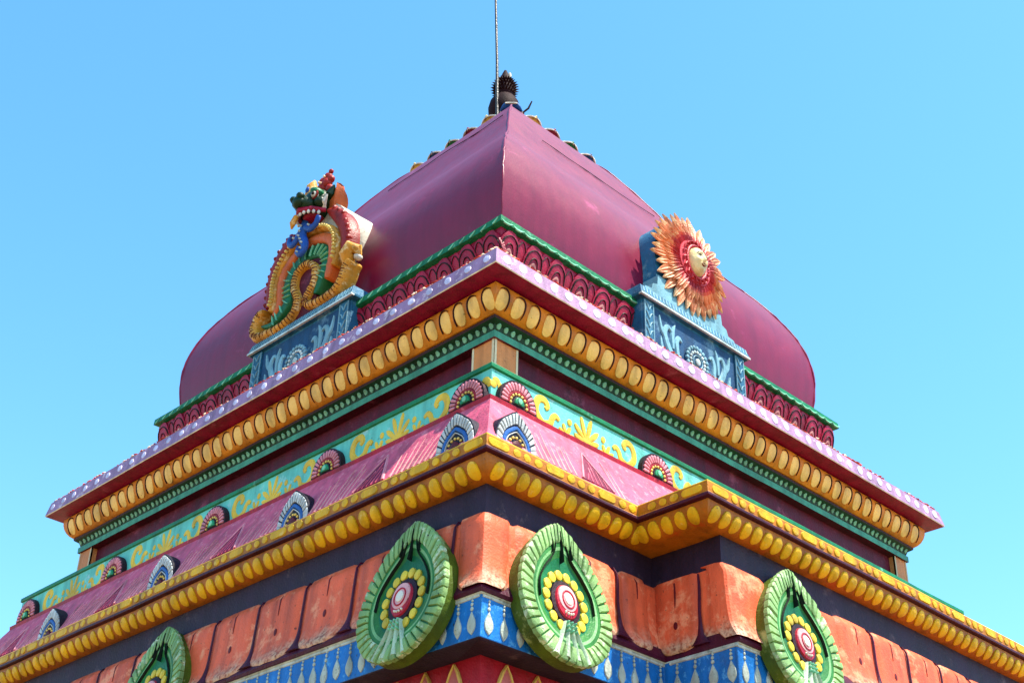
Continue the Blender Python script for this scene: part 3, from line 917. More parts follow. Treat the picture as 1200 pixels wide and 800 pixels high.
# ---- windblown red crumbs lying on the eaves ledge
rnd = random.Random(3); g = G()
def crumb(x, y, z, r_, k):
    a = rnd.uniform(0, 6.28); q = Matrix.Rotation(a, 3, 'Z') @ Matrix.Rotation(rnd.uniform(-.5, .5), 3, 'X')
    base = [(1, 0, 0), (0, .8, 0), (-1, 0, 0), (0, -.8, 0), (0, 0, .7), (0, 0, -.7)]
    vs = [tuple(Vector((x, y, z)) + q @ Vector(p) * (r_ * rnd.uniform(.7, 1.2))) for p in base]
    g.add(vs, [(0, 1, 4), (1, 2, 4), (2, 3, 4), (3, 0, 4), (1, 0, 5), (2, 1, 5), (3, 2, 5), (0, 3, 5)], k)
for i in range(5600):
    s = rnd.uniform(-2.95, 2.95); a = 2.955 - abs(rnd.gauss(0, 0.055))
    cl = mnoise.noise(Vector((s * 2.3, 4.0 if i % 2 else 9.0, 0)))
    if cl < -0.18 and rnd.random() < 0.8: continue
    r_ = rnd.uniform(0.011, 0.024)
    z = 0.152 + r_ * 0.5 + min(0.03, max(0, (2.93 - a)) * 0.22) * rnd.random()
    k = 'debris' if rnd.random() < 0.72 else 'debris_pale'
    if i % 2: crumb(-a, s, z, r_, k)
    elif s < 2.95 + B: crumb(s, -a, z, r_, k)
cr = g.link('dry_crumbs', None, 0); cr['kind'] = 'stuff'; cr['label'] = 'line of small dry red crumbs lying along the eaves ledge'; cr['category'] = 'debris'

# ---- magenta lotus frieze and the green plate under the dome
FZ = [(2.20, 0.986), (2.345, 0.980), (2.352, 0.945), (2.337, 0.88), (2.305, 0.80), (2.28, 0.70), (2.275, 0.60), (2.29, 0.50), (2.32, 0.40), (2.36, 0.28), (2.38, 0.15)]
fz = band(FZ, plan_upper, 'frieze_red').link('lotus_frieze', tower)
ZP = Prof(FZ[1:])
def frieze_petal(w, n=16):
    g = G()
    # rounded upper tongue hanging over the frieze, folded outward at its scalloped top
    pts = [(w / 2 * math.sin(PI * 2 * i / n), 0.235 - (0.205 if math.cos(PI * 2 * i / n) > 0 else 0.23) * math.cos(PI * 2 * i / n)) for i in range(n)]
    r_poly(g, ZP, [(x, y - 0.03 * (y < 0.2)) for x, y in pts], 0.030, 'frieze_red', inset=0.9, dome=1.1)
    class U:
        def map(s_, x, t, h): return ZP.map(x, t, h + 0.025)
    arc = [(-w * .40, 0.33), (-w * .40, 0.2), (-w * .30, 0.10), (0, 0.055), (w * .30, 0.10), (w * .40, 0.2), (w * .40, 0.33)]
    r_line(g, U(), arc, 0.015, 0.010, 'frieze_line', sub=4)
    arc2 = [(-w * .22, 0.32), (-w * .22, 0.21), (-w * .13, 0.135), (0, 0.115), (w * .13, 0.135), (w * .22, 0.21), (w * .22, 0.32)]
    r_line(g, U(), arc2, 0.013, 0.012, 'frieze_line', sub=3)
    r_line(g, U(), [(-w * .15, 0.20), (0, 0.165), (w * .15, 0.20)], [0.012, 0.045, 0.012], 0.012, 'frieze_pink', sub=4)
    return g.mesh('frieze_petal', 50)
fp = frieze_petal(0.225)
g = G(); r_poly(g, ZP, [(0.075 * math.sin(PI * 2 * i / 14), 0.17 - 0.165 * math.cos(PI * 2 * i / 14)) for i in range(14)], 0.014, 'frieze_red', inset=0.9, dome=1.15)
class Uf:
    def map(s_, x, t, h): return ZP.map(x, t, h + 0.010)
r_line(g, Uf(), [(-0.045, 0.2), (-0.04, 0.10), (0, 0.045), (0.04, 0.10), (0.045, 0.2)], 0.012, 0.010, 'frieze_line', sub=4)
fq = g.mesh('frieze_back_petal', 50)
for f_, a_, b_ in (('L', 2.250, -2.25), ('R', -2.250, 2.25 + B)):
    run(fp, 'frieze_petal', fz, f_, a_, b_, 0.266, 0.004)
    d_ = (b_ - a_) / round(abs(b_ - a_) / 0.266)
    run(fq, 'frieze_back_petal', fz, f_, a_ + d_ / 2, b_ - d_ / 2, 0.266, 0.004)
pl = band([(2.0, 1.058), (2.372, 1.055), (2.388, 1.046), (2.392, 0.990), (2.36, 0.976), (2.1, 0.974)], plan_upper, 'plate_green').link('green_plate', tower)
PLP = Prof([(2.388, 1.046), (2.392, 0.990)])
g = G(); r_line(g, PLP, [(-0.03, 0.05), (-0.012, 0.040), (0.012, 0.024), (0.026, 0.01)], [0.018, 0.024, 0.018, 0.006], 0.006, 'mint', sub=2); tkL = g.mesh('mint_tick')
run(tkL, 'mint_tick', pl, 'L', 2.33, -2.33, 0.122, 0.005)
g = G(); r_line(g, PLP, [(-0.062, 0.034), (-0.025, 0.050), (0.025, 0.050), (0.062, 0.034)], [0.006, 0.018, 0.02, 0.01], 0.006, 'mint', sub=2); tkR = g.mesh('mint_tick')
run(tkR, 'mint_tick', pl, 'R', -2.32, 2.33 + B, 0.122, 0.004)

# ---- the bell dome
DP = [(2.15, 1.03), (2.195, 1.06), (2.215, 1.14), (2.237, 1.25), (2.251, 1.38), (2.258, 1.50), (2.252, 1.62), (2.236, 1.73), (2.212, 1.83), (2.178, 1.94), (2.135, 2.045),
      (2.08, 2.15), (2.015, 2.26), (1.945, 2.365), (1.87, 2.47), (1.79, 2.57), (1.70, 2.675), (1.60, 2.825), (1.48, 3.025), (1.34, 3.285), (1.18, 3.57), (1.02, 3.825), (0.88, 4.03), (0.80, 4.12), (0.75, 4.16)]
def smoothp(P, it=2):
    for _ in range(it):
        Q = [P[0]]
        for a, b in zip(P, P[1:]):
            Q += [(a[0] * .75 + b[0] * .25, a[1] * .75 + b[1] * .25), (a[0] * .25 + b[0] * .75, a[1] * .25 + b[1] * .75)]
        P = Q + [P[-1]]
    return P
g = band(smoothp(DP, 1)[::-1] + [], plan_upper, 'dome_paint', step=0.25)
# hand-trowelled unevenness
nv = []
for x, y, z in g.v:
    w = mnoise.noise(Vector((x * 1.1, y * 1.1, z * 1.1))) * 0.006 + mnoise.noise(Vector((x * 3.3, y * 3.3, z * 3.3))) * 0.0015
    r_ = math.hypot(x, y)
    nv.append((x + x / r_ * w, y + y / r_ * w, z))
g.v = nv
n_ = len(g.v)
top = (len(smoothp(DP, 1)))
per = n_ // top
g.f.append(list(range(per))); g.m.append(0)
dome = g.link('dome', tower, smooth=55)
# raised ridge seam on the visible corner ridges, plus two lap seams across each flank
def ridge(sx, sy):
    g = G(); rnd = random.Random(2)
    pts = []
    for a, z in smoothp(DP, 1)[2:]:
        x = -a if sx < 0 else a + B; y = -a if sy < 0 else a
        pts.append((x + rnd.uniform(-.004, .004), y + rnd.uniform(-.004, .004), z))
    tube(g, pts, [0.010 + 0.004 * abs(mnoise.noise(Vector((0, 0, p[2] * 6)))) for p in pts], 'dome_paint', 6)
    g.link('ridge_seam', dome, smooth=60)
for sx, sy in ((-1, -1), (-1, 1), (1, -1)): ridge(sx, sy)
def lap(face, a, z, s0, s1, seed):
    rnd = random.Random(seed); g = G(); n = 24
    pts = []
    for i in range(n + 1):
        s = s0 + (s1 - s0) * i / n
        pts.append((s, -(a + 0.008), z + 0.02 * mnoise.noise(Vector((s * 2, seed, 0)))))
    tube(g, pts, [0.003 + 0.006 * abs(mnoise.noise(Vector((p[0] * 5, seed, 1)))) for p in pts], 'dome_seam', 5)
    o = g.link('lap_seam', dome); rz, (ox, oy), _ = FACES[face]; o.rotation_euler = (0, 0, rz); o.location = (ox, oy, 0)
lap('L', 1.18, 3.57, 1.1, -0.6, 1); lap('R', 1.34, 3.285, -0.9, 0.75, 2)

# ---- painted petal collar at the crown of the dome
cl = band([(0.4, 4.22), (0.66, 4.20), (0.72, 4.17), (0.74, 4.13), (0.6, 4.12)], plan_upper, 'mint', ks=['plate_green', 'mint', 'plate_green', 'plate_green']).link('crown_collar', tower)
colours = ['crest_blue', 'bead_yellow', 'magenta', 'plate_green']
def crest(k):
    g = G()
    vs = []; n = 8
    rows = [(0.70, 4.10, 1.0), (0.735, 4.15, 1.0), (0.76, 4.175, 0.94), (0.785, 4.196, 0.6), (0.80, 4.205, 0.12)]
    for a, z, w in rows:
        for j in range(n + 1):
            u = -1 + 2 * j / n
            vs.append((0.135 * w * u, -(a - 0.02 * u * u), z + 0.012 * (1 - u * u)))
    m = n + 1
    g.add(vs, [(i * m + j, i * m + j + 1, (i + 1) * m + j + 1, (i + 1) * m + j) for i in range(len(rows) - 1) for j in range(n)], k)
    r_ = [(vs[(len(rows) - 2) * m + j][0], vs[(len(rows) - 2) * m + j][1] + .002, vs[(len(rows) - 2) * m + j][2]) for j in range(m)]
    tube(g, [vs[m * 2]] + r_ + [vs[m * 3 - 1]], 0.009, 'drg_white', 5)
    return g
cm = [crest(k) for k in colours]
cmm = [c.mesh('crown_petal', 50) for c in cm]
for f_, s0, s1 in (('L', 0.70, -0.70), ('R', -0.70, 0.70 + B)):
    n = 5 if f_ == 'L' else 4
    for i in range(n + 1):
        o = inst(cmm[i % 4], 'crown_petal', cl, f_, s0 + (s1 - s0) * i / n)
        so = o.modifiers.new('thickness', 'SOLIDIFY'); so.thickness = 0.02

# ================================================================ separate things on the tower
def local(face, s, a, z, tilt=0.0):
    rz, (ox, oy), (ux, uy) = FACES[face]
    base = Matrix.Translation((ox + ux * s, oy + uy * s, 0)) @ Matrix.Rotation(rz, 4, 'Z') @ Matrix.Translation((0, -a, z)) @ Matrix.Rotation(tilt, 4, 'X')
    return base

# ---- finial and rods
CX = B / 2
fin = thing('finial', 'dark maroon pot finial with a spiky collar and pale tip on the dome crown', 'finial', Matrix.Translation((CX, 0, 4.25)) @ Matrix.Diagonal((0.84, 0.84, 0.97, 1)))
g = G(); lathe(g, (0, 0, 0), [(0.30, 0.0), (0.30, 0.06), (0.16, 0.12), (0.10, 0.30), (0.09, 0.52)], 'magenta'); g.link('pedestal', fin)
g = G(); lathe(g, (0, 0, 0.5), [(0.08, 0.0), (0.15, 0.06), (0.205, 0.16), (0.212, 0.25), (0.19, 0.34), (0.14, 0.41), (0.08, 0.45)], 'finial_dark', 28); g.link('pot', fin)
g = G()
for i in range(22):
    q = 2 * PI * i / 22
    for z_, r0, r1 in ((-0.16, 0.09, 0.18), (-0.10, 0.09, 0.20), (-0.04, 0.09, 0.19), (0.02, 0.07, 0.14)):
        c, s = math.cos(q + z_ * 3), math.sin(q + z_ * 3)
        w = 0.026
        g.add([(r0 * c - w * s, r0 * s + w * c, 1.12 + z_), (r0 * c + w * s, r0 * s - w * c, 1.12 + z_), (r1 * c, r1 * s, 1.12 + z_ + 0.03), (r0 * c, r0 * s, 1.17 + z_)],
              [(0, 1, 2), (1, 3, 2), (3, 0, 2)], 'finial_dark')
lathe(g, (0, 0, 0.90), [(0.09, 0.0), (0.12, 0.05), (0.13, 0.12), (0.12, 0.2), (0.08, 0.26)], 'finial_dark'); g.link('spiky_collar', fin)
g = G(); lathe(g, (0, 0, 1.09), [(0.085, 0.0), (0.10, 0.05), (0.075, 0.11), (0.045, 0.19), (0.018, 0.25)], 'finial_dark', 16)
g.link('tip', fin)
g = G(); blob(g, (0.030, -0.055, 1.25), (0.024, 0.026, 0.05), 'plaster', 8, 6); g.link('bare_patch', fin)
rod = thing('lightning_rod', 'thin grey lightning rod standing beside the dark finial', 'rod', Matrix.Translation((-0.29, -0.06, 4.25)))
g = G(); tube(g, [(0.0, 0.0, 0.0), (-0.006, 0.006, 0.55), (-0.022, 0.022, 1.3), (-0.06, 0.06, 2.5), (-0.085, 0.085, 3.2)], [0.022, 0.02, 0.016, 0.013, 0.010], 'steel', 8); g.link('rod', rod)
hk = thing('bent_bracket', 'short bent metal bracket right of the finial pot', 'bracket', Matrix.Translation((-0.04, -0.20, 4.20)))
g = G(); tube(g, [(0, 0.0, 0.0), (0.0, 0.0, 0.68), (0.04, -0.04, 0.74), (0.065, -0.065, 0.84)], [0.014, 0.013, 0.012, 0.008], 'finial_dark', 7); g.link('arm', hk)

# ---- pedestals for the two face ornaments
def pedestal(face, s, label):
    root = thing('ornament_pedestal', label, 'pedestal', local(face, s, 2.44, 0.15), group='blue pedestals on the eaves')
    HW = 0.675
    g = G(); box(g, -HW, HW, 0.0, 0.30, 0.0, 0.885, 'ped_blue'); g.link('body', root, 0, 0.006)
    g = G(); box(g, -HW + 0.13, HW - 0.13, -0.006, 0.02, 0.05, 0.85, 'ped_deep'); panel = g.link('panel', root, 0)
    # leafy side pilasters
    for sx in (-1, 1):
        g = G(); x0 = sx * (HW - 0.068)
        box(g, x0 - 0.062, x0 + 0.062, -0.02, 0.05, 0.0, 0.872, 'ped_blue')
        fr = Flat(-0.02)
        for e in (-0.054, 0.054): r_line(g, fr, [(x0 + e, 0.0), (x0 + e, 0.86)], 0.014, 0.008, 'ped_light')
        for i in range(10):
            z = 0.04 + 0.083 * i
            for q in (-1, 1):
                r_line(g, fr, [(x0, z), (x0 + q * 0.022, z + 0.045), (x0 + q * 0.045, z + 0.06)], [0.012, 0.02, 0.004], 0.009, 'ped_light')
        g.link('leaf_pilaster', root)
    # rosette
    fr = Flat(-0.006)
    c = (0.0, 0.545)
    g = G(); r_oval(g, fr, *c, 0.150, 0.155, 0.022, 'ped_deep', n=24, inset=0.95, dome=1.0)
    fu = Flat(-0.026)
    for i in range(20):
        q = 2 * PI * i / 20; r_oval(g, fu, c[0] + 0.132 * math.cos(q), c[1] + 0.136 * math.sin(q), 0.02, 0.02, 0.012, 'ped_light', n=8)
    for i in range(16):
        q = 2 * PI * i / 16; r_oval(g, fu, c[0] + 0.092 * math.cos(q), c[1] + 0.094 * math.sin(q), 0.016, 0.016, 0.012, 'ped_pale', n=8)
    r_line(g, fu, ring(*c, 0.06, 0.06, 20) + [ring(*c, 0.06, 0.06, 20)[0]], 0.014, 0.012, 'ped_light')
    r_oval(g, fu, *c, 0.032, 0.035, 0.016, 'ped_pale', n=12)
    g.link('disc_rosette', root)
    # curling acanthus either side
    for sx in (-1, 1):
        g = G()
        def L(pts, w): r_line(g, fr, [(sx * x, z) for x, z in pts], [q * 1.55 for q in w], 0.016, 'ped_light', sub=4)
        L([(0.20, 0.12), (0.23, 0.3), (0.29, 0.45), (0.36, 0.55), (0.40, 0.66), (0.36, 0.74), (0.31, 0.71)], [0.02, 0.035, 0.045, 0.05, 0.045, 0.035, 0.015])
        L([(0.25, 0.35), (0.24, 0.50), (0.25, 0.62), (0.22, 0.69), (0.185, 0.66)], [0.02, 0.035, 0.04, 0.035, 0.012])
        L([(0.28, 0.40), (0.37, 0.42), (0.44, 0.50), (0.46, 0.60)], [0.02, 0.04, 0.035, 0.012])
        L([(0.24, 0.28), (0.33, 0.27), (0.41, 0.33), (0.44, 0.40)], [0.02, 0.04, 0.035, 0.012])
        L([(0.30, 0.55), (0.30, 0.70), (0.27, 0.79)], [0.02, 0.04, 0.01])
        L([(0.36, 0.58), (0.44, 0.68), (0.47, 0.80)], [0.02, 0.035, 0.01])
        L([(0.16, 0.10), (0.28, 0.12), (0.40, 0.18), (0.45, 0.26)], [0.02, 0.04, 0.04, 0.012])
        g.link('acanthus_scroll', root)
    # sloping cornice with a row of small leaves
    g = G()
    rows = [(0.880, HW + 0.005, 0.012), (0.885, HW + 0.055, -0.045), (0.905, HW + 0.058, -0.050), (0.985, HW + 0.035, -0.025), (1.000, HW + 0.03, -0.015), (1.0, HW - 0.2, 0.08)]
    vs = []
    for z, hw, y in rows: vs += [(-hw, y, z), (hw, y, z), (hw, 0.30, z), (-hw, 0.30, z)]
    fs = [(i * 4 + j, i * 4 + (j + 1) % 4, i * 4 + 4 + (j + 1) % 4, i * 4 + 4 + j) for i in range(len(rows) - 1) for j in range(4)]
    fs += [(0, 3, 2, 1), tuple((len(rows) - 1) * 4 + j for j in range(4))]
    g.add(vs, fs, 'ped_blue'); co = g.link('cornice', root, 0, 0.004)
    class Cn:
        def map(s_, x, t, h): return (x, -0.050 + 0.025 * (t / 0.08) - h, 0.905 + t)
    g = G()
    for i in range(34):
        x = -0.69 + 1.38 * i / 33
        r_line(g, Cn(), [(x - 0.008, 0.006), (x, 0.04), (x + 0.008, 0.074)], [0.018, 0.024, 0.012], 0.008, 'ped_light')
    g.link('leaf_row', co)['kind'] = 'stuff'
    g = G(); box(g, -HW - 0.057, HW + 0.057, -0.055, -0.02, 0.884, 0.902, 'ped_pale'); g.link('lower_fillet', co, 0)
    return root
pedestal('L', 0.0, 'blue pedestal with a disc rosette under the dragon arch')
pedestal('R', CX, 'blue pedestal with a disc rosette under the sun face')

# ---- the sun face
A_S = 2.43
sunm = thing('sun_ornament', 'round sun ornament with a cream face and orange petal rays', 'sun ornament', local('R', CX, A_S, 1.15))
SC = (-0.0, 0.545)
g = G()
arch = [(-0.41, 0.0), (0.41, 0.0), (0.43, 0.5)] + [(0.43 * math.cos(q), 0.55 + 0.43 * math.sin(q)) for q in [PI * i / 20 for i in range(21)]] + [(-0.43, 0.5)]
prism(g, Flat(0.05), arch, -0.42, 0.02, 'ped_blue'); g.link('back_block', sunm, 40, 0.01)
g = G()
sh = [(-0.62, 0.0), (0.62, 0.0), (0.60, 0.05), (0.52, 0.06), (0.50, 0.12), (0.44, 0.14), (0.43, 0.24), (-0.43, 0.24), (-0.44, 0.14), (-0.50, 0.12), (-0.52, 0.06), (-0.60, 0.05)]
prism(g, Flat(0.05), sh, -0.12, 0.045, 'ped_light'); g.link('scalloped_foot', sunm, 0, 0.008)
def ray(r0, r1, w, h, lift, mats):
    g = G(); n = 8; rows = []
    for i in range(n + 1):
        q = i / n
        ww = w * (0.30 + 0.70 * math.sin(PI * min(1, q * 1.25 + 0.08)) ** 0.8) if q < 0.62 else w * (1 - ((q - 0.62) / 0.38) ** 2.0) * 0.96
        rows.append((r0 + (r1 - r0) * q, max(ww, 0.002), q))
    vs = []
    for r_, ww, q in rows:
        bend = lift + h * math.sin(PI * q * 0.8) - 0.03 * q * q
        for u, hh in ((-1, -0.012), (-0.8, 0.012), (-0.35, 0.0), (0, 0.016), (0.35, 0.0), (0.8, 0.012), (1, -0.012)):
            vs.append((ww * u, -(bend + hh * (1 - 0.5 * q)), r_))
    for i in range(n):
        k = mats[min(len(mats) - 1, int(i / n * len(mats)))]
        g.add(vs[i * 7:i * 7 + 14], [(j, j + 1, j + 8, j + 7) for j in range(6)], k)
    return g.mesh('ray', 40)
rnd = random.Random(12)
outer = [ray(0.18, 0.495, 0.042, 0.018, 0.02, ['ray_red', 'ray_coral', 'ray_tan', 'ray_tan', 'ray_tan', 'ray_tip']), ray(0.18, 0.465, 0.040, 0.02, 0.025, ['ray_red', 'ray_coral', 'ray_tan', 'ray_tip'])]
inner = [ray(0.15, 0.38, 0.033, 0.02, 0.045, ['ray_red', 'ray_red', 'ray_coral', 'ray_tan', 'ray_tan'])]
def add_ray(me, ang, sc=1.0):
    o = bpy.data.objects.new('ray', me); o.parent = sunm; COL.objects.link(o)
    o.rotation_euler = (rnd.uniform(-.02, .02), ang, 0); o.location = (SC[0], rnd.uniform(-.006, .006), SC[1]); o.scale = (sc * 1.05, 1, sc * 1.05)
for i in range(36): add_ray(outer[i % 2], 2 * PI * i / 36 + rnd.uniform(-.03, .03), rnd.uniform(.98, 1.03))
for i in range(36): add_ray(inner[0], 2 * PI * (i + .5) / 36 + rnd.uniform(-.03, .03), rnd.uniform(.92, 1.06))
g = G(); lf = Flat(-0.05)
r_oval(g, lf, *SC, 0.215, 0.225, 0.03, 'ray_red', n=28, inset=0.95, dome=1.0); g.link('backing_disc', sunm)
g = G(); lf = Flat(-0.078)
pts = ring(*SC, 0.128, 0.165, 36); r_line(g, lf, pts + [pts[0]], 0.032, 0.022, 'ray_red')
for i in range(18):
    q = 2 * PI * i / 18
    r_line(g, lf, [(SC[0] + 0.148 * math.cos(q), SC[1] + 0.182 * math.sin(q)), (SC[0] + 0.176 * math.cos(q + .1), SC[1] + 0.21 * math.sin(q + .1)), (SC[0] + 0.172 * math.cos(q + .25), SC[1] + 0.205 * math.sin(q + .25))], [0.02, 0.022, 0.008], 0.02, 'ray_red')
g.link('curled_ring', sunm)
def face_h(x, z):
    x, z = x / 0.74, z / 0.82
    u, v = x / 0.140, z / 0.175
    d = max(0, 1 - u * u - v * v)
    h = 0.085 * math.sqrt(d)
    h += 0.034 * math.exp(-(x / 0.017) ** 2) * max(0, min(1, (0.055 - z) / 0.09)) * (1 if z > -0.035 else math.exp(-((z + 0.035) / 0.010) ** 2))
    h += 0.012 * math.exp(-((abs(x) - 0.055) / 0.03) ** 2 - ((z - 0.058) / 0.013) ** 2)
    h -= 0.014 * math.exp(-((abs(x) - 0.052) / 0.024) ** 2 - ((z - 0.028) / 0.016) ** 2)
    h += 0.012 * math.exp(-(x / 0.038) ** 2 - ((z + 0.075) / 0.012) ** 2)
    h += 0.012 * math.exp(-((abs(x) - 0.068) / 0.03) ** 2 - ((z + 0.03) / 0.03) ** 2)
    h += 0.012 * math.exp(-(x / 0.03) ** 2 - ((z + 0.125) / 0.02) ** 2)
    return h
g = G(); N1, N2 = 40, 18; vs = []
for i in range(N2 + 1):
    r_ = (i / N2)
    for j in range(N1):
        q = 2 * PI * j / N1
        x, z = 0.1036 * r_ * math.cos(q), 0.1435 * r_ * math.sin(q)
        vs.append((SC[0] + x, -0.085 - face_h(x, z), SC[1] + z))
g.add(vs, [(i * N1 + j, i * N1 + (j + 1) % N1, (i + 1) * N1 + (j + 1) % N1, (i + 1) * N1 + j) for i in range(N2) for j in range(N1)], 'face_cream')
fc = g.link('face', sunm, 60)
FF = Flat(-0.085, base=lambda x, z: face_h(x - SC[0], z - SC[1]))
for sx in (-1, 1):
    g = G(); r_oval(g, FF, SC[0] + sx * 0.039, SC[1] + 0.022, 0.019, 0.009, 0.005, 'med_white', n=10); r_oval(g, FF, SC[0] + sx * 0.038, SC[1] + 0.022, 0.008, 0.008, 0.009, 'ink', n=8)
    r_line(g, FF, [(SC[0] + sx * 0.018, SC[1] + 0.022), (SC[0] + sx * 0.039, SC[1] + 0.034), (SC[0] + sx * 0.061, SC[1] + 0.023)], 0.007, 0.005, 'ink', sub=3)
    g.link('eye', fc)
    g = G(); r_line(g, FF, [(SC[0] + sx * 0.013, SC[1] + 0.047), (SC[0] + sx * 0.041, SC[1] + 0.061), (SC[0] + sx * 0.068, SC[1] + 0.044)], [0.006, 0.010, 0.004], 0.005, 'ink', sub=3); g.link('eyebrow', fc)
g = G(); r_line(g, FF, [(SC[0] - 0.030, SC[1] - 0.060), (SC[0] - 0.009, SC[1] - 0.054), (SC[0], SC[1] - 0.058), (SC[0] + 0.009, SC[1] - 0.054), (SC[0] + 0.030, SC[1] - 0.060)], [0.004, 0.014, 0.012, 0.014, 0.004], 0.006, 'lip', sub=2)
r_line(g, FF, [(SC[0] - 0.025, SC[1] - 0.067), (SC[0], SC[1] - 0.075), (SC[0] + 0.025, SC[1] - 0.067)], [0.004, 0.014, 0.004], 0.006, 'lip', sub=3); g.link('mouth', fc)

# ---- the dragon arch
drg = thing('dragon_arch', 'horseshoe arch ornament of orange and green bands under a green dragon head', 'dragon ornament', local('L', 0.0, 2.45, 1.15))
Z0 = 1.15
def fat(name, pts, w, h, depth, k, sub=4, par=drg, y=0.0, ribs=None):
    """Thick half-round strip standing on the arch plane, its flanks running back."""
    g = G(); h *= 0.78
    P, W_ = smooth_path([(x, z - Z0) for x, z in pts], w, sub)
    n = len(P); vs = []; C_ = [(-1, depth), (-1, 0.25), (-0.72, 0.75), (0, 1), (0.72, 0.75), (1, 0.25), (1, depth)]
    for i, (x, z) in enumerate(P):
        a = P[max(0, i - 1)]; b = P[min(n - 1, i + 1)]
        dx, dz = b[0] - a[0], b[1] - a[1]; L = math.hypot(dx, dz) or 1
        nx, nz = -dz / L, dx / L
        e = 1.0 if 0 < i < n - 1 else 0.75
        rip = 1.0
        if ribs: rip = 1 + 0.10 * math.cos(i * PI * ribs)
        for q, hh in C_:
            vs.append((x + nx * W_[i] / 2 * q * e, y - (h * hh * (rip if hh > 0 else 1) if hh > 0 else hh), z + nz * W_[i] / 2 * q * e))
    m = len(C_)
    fs = [(i * m + j, i * m + j + 1, (i + 1) * m + j + 1, (i + 1) * m + j) for i in range(n - 1) for j in range(m - 1)]
    fs += [tuple(range(m)), tuple(range((n - 1) * m + m - 1, (n - 1) * m - 1, -1))]
    g.add(vs, fs, k)
    return g, P
D_ = -0.10
T1 = [(-0.568, 1.438), (-0.665, 1.435), (-0.72, 1.31), (-0.66, 1.215), (-0.56, 1.185), (-0.322, 1.16), (-0.157, 1.194), (-0.085, 1.27), (-0.084, 1.363), (-0.15, 1.51), (-0.129, 1.645), (0.0, 1.69), (0.125, 1.60), (0.15, 1.446),
      (0.092, 1.357), (0.045, 1.285), (0.105, 1.215), (0.297, 1.185), (0.46, 1.205), (0.545, 1.285), (0.585, 1.38), (0.640, 1.43)]
g, P = fat('inner_roll', T1, [0.06, 0.085, 0.10, 0.10, 0.09] + [0.074] * 13 + [0.08, 0.09, 0.09, 0.06], 0.075, D_, 'drg_yellow', ribs=0.8); ir = g.link('inner_roll', drg, 60)
g = G()
for i in range(3, len(P) - 3):
    x, z = P[i]; a = P[i - 1]; b = P[i + 1]; L = math.hypot(b[0] - a[0], b[1] - a[1]); nx, nz = -(b[1] - a[1]) / L, (b[0] - a[0]) / L
    for q0, q1, y0, y1 in ((-0.036, -0.018, -0.030, -0.052), (-0.018, 0.0, -0.052, -0.061), (0.0, 0.018, -0.061, -0.052), (0.018, 0.036, -0.052, -0.030)):
        tube(g, [(x + nx * q0, y0, z + nz * q0), (x + nx * q1, y1, z + nz * q1)], 0.0045, 'drg_brown', 4)
g.link('scale_line', ir)['kind'] = 'stuff'
g, P = fat('green_band', [(-0.60, 1.30), (-0.47, 1.265), (-0.386, 1.30), (-0.265, 1.40), (-0.262, 1.512), (-0.275, 1.632), (-0.19, 1.75), (-0.04, 1.81), (0.12, 1.79), (0.225, 1.72), (0.262, 1.62), (0.245, 1.508), (0.201, 1.42), (0.165, 1.31)],
           [0.03, 0.06, 0.09, 0.12, 0.14, 0.14, 0.14, 0.14, 0.14, 0.13, 0.12, 0.12, 0.11, 0.06], 0.03, D_, 'drg_green'); gb = g.link('green_band', drg, 60)
g = G()
for i in range(6, len(P) - 6, 2):
    x, z = P[i]; a = P[i - 1]; b = P[i + 1]; L = math.hypot(b[0] - a[0], b[1] - a[1]); nx, nz = -(b[1] - a[1]) / L, (b[0] - a[0]) / L
    dx, dz = (b[0] - a[0]) / L, (b[1] - a[1]) / L
    r_line(g, Flat(-0.026), [(x - nx * 0.05, z - nz * 0.05), (x + nx * 0.01 + dx * .008, z + nz * 0.01 + dz * .008), (x + nx * 0.055 + dx * .02, z + nz * 0.055 + dz * .02)], [0.006, 0.014, 0.006], 0.012, 'mint')
g.link('pale_rib', gb)['kind'] = 'stuff'
g, P = fat('orange_band', [(-0.421, 1.336), (-0.365, 1.434), (-0.385, 1.62), (-0.36, 1.76), (-0.26, 1.86), (-0.10, 1.925), (0.06, 1.93), (0.21, 1.88), (0.32, 1.79), (0.357, 1.66), (0.342, 1.52), (0.32, 1.395)],
           [0.05, 0.085, 0.10, 0.10, 0.10, 0.10, 0.10, 0.10, 0.10, 0.10, 0.09, 0.06], 0.05, D_, 'drg_orange', ribs=0.9); g.link('orange_band', drg, 60)
g, P = fat('bead_band', [(-0.485, 1.404), (-0.450, 1.517), (-0.462, 1.659), (-0.435, 1.80), (-0.335, 1.93), (-0.18, 2.02), (-0.02, 2.045), (0.14, 2.02), (0.29, 1.945), (0.395, 1.807), (0.425, 1.643), (0.405, 1.49)],
           [0.05] + [0.062] * 10 + [0.04], 0.06, D_, 'drg_yellow', ribs=1.0); bb = g.link('bead_band', drg, 60)
g = G()
for i in range(2, len(P) - 2, 1):
    x, z = P[i]
    r_oval(g, Flat(-0.052), x, z, 0.017, 0.017, 0.022, 'bead_yellow', n=7)
g.link('bead_row', bb)['kind'] = 'stuff'
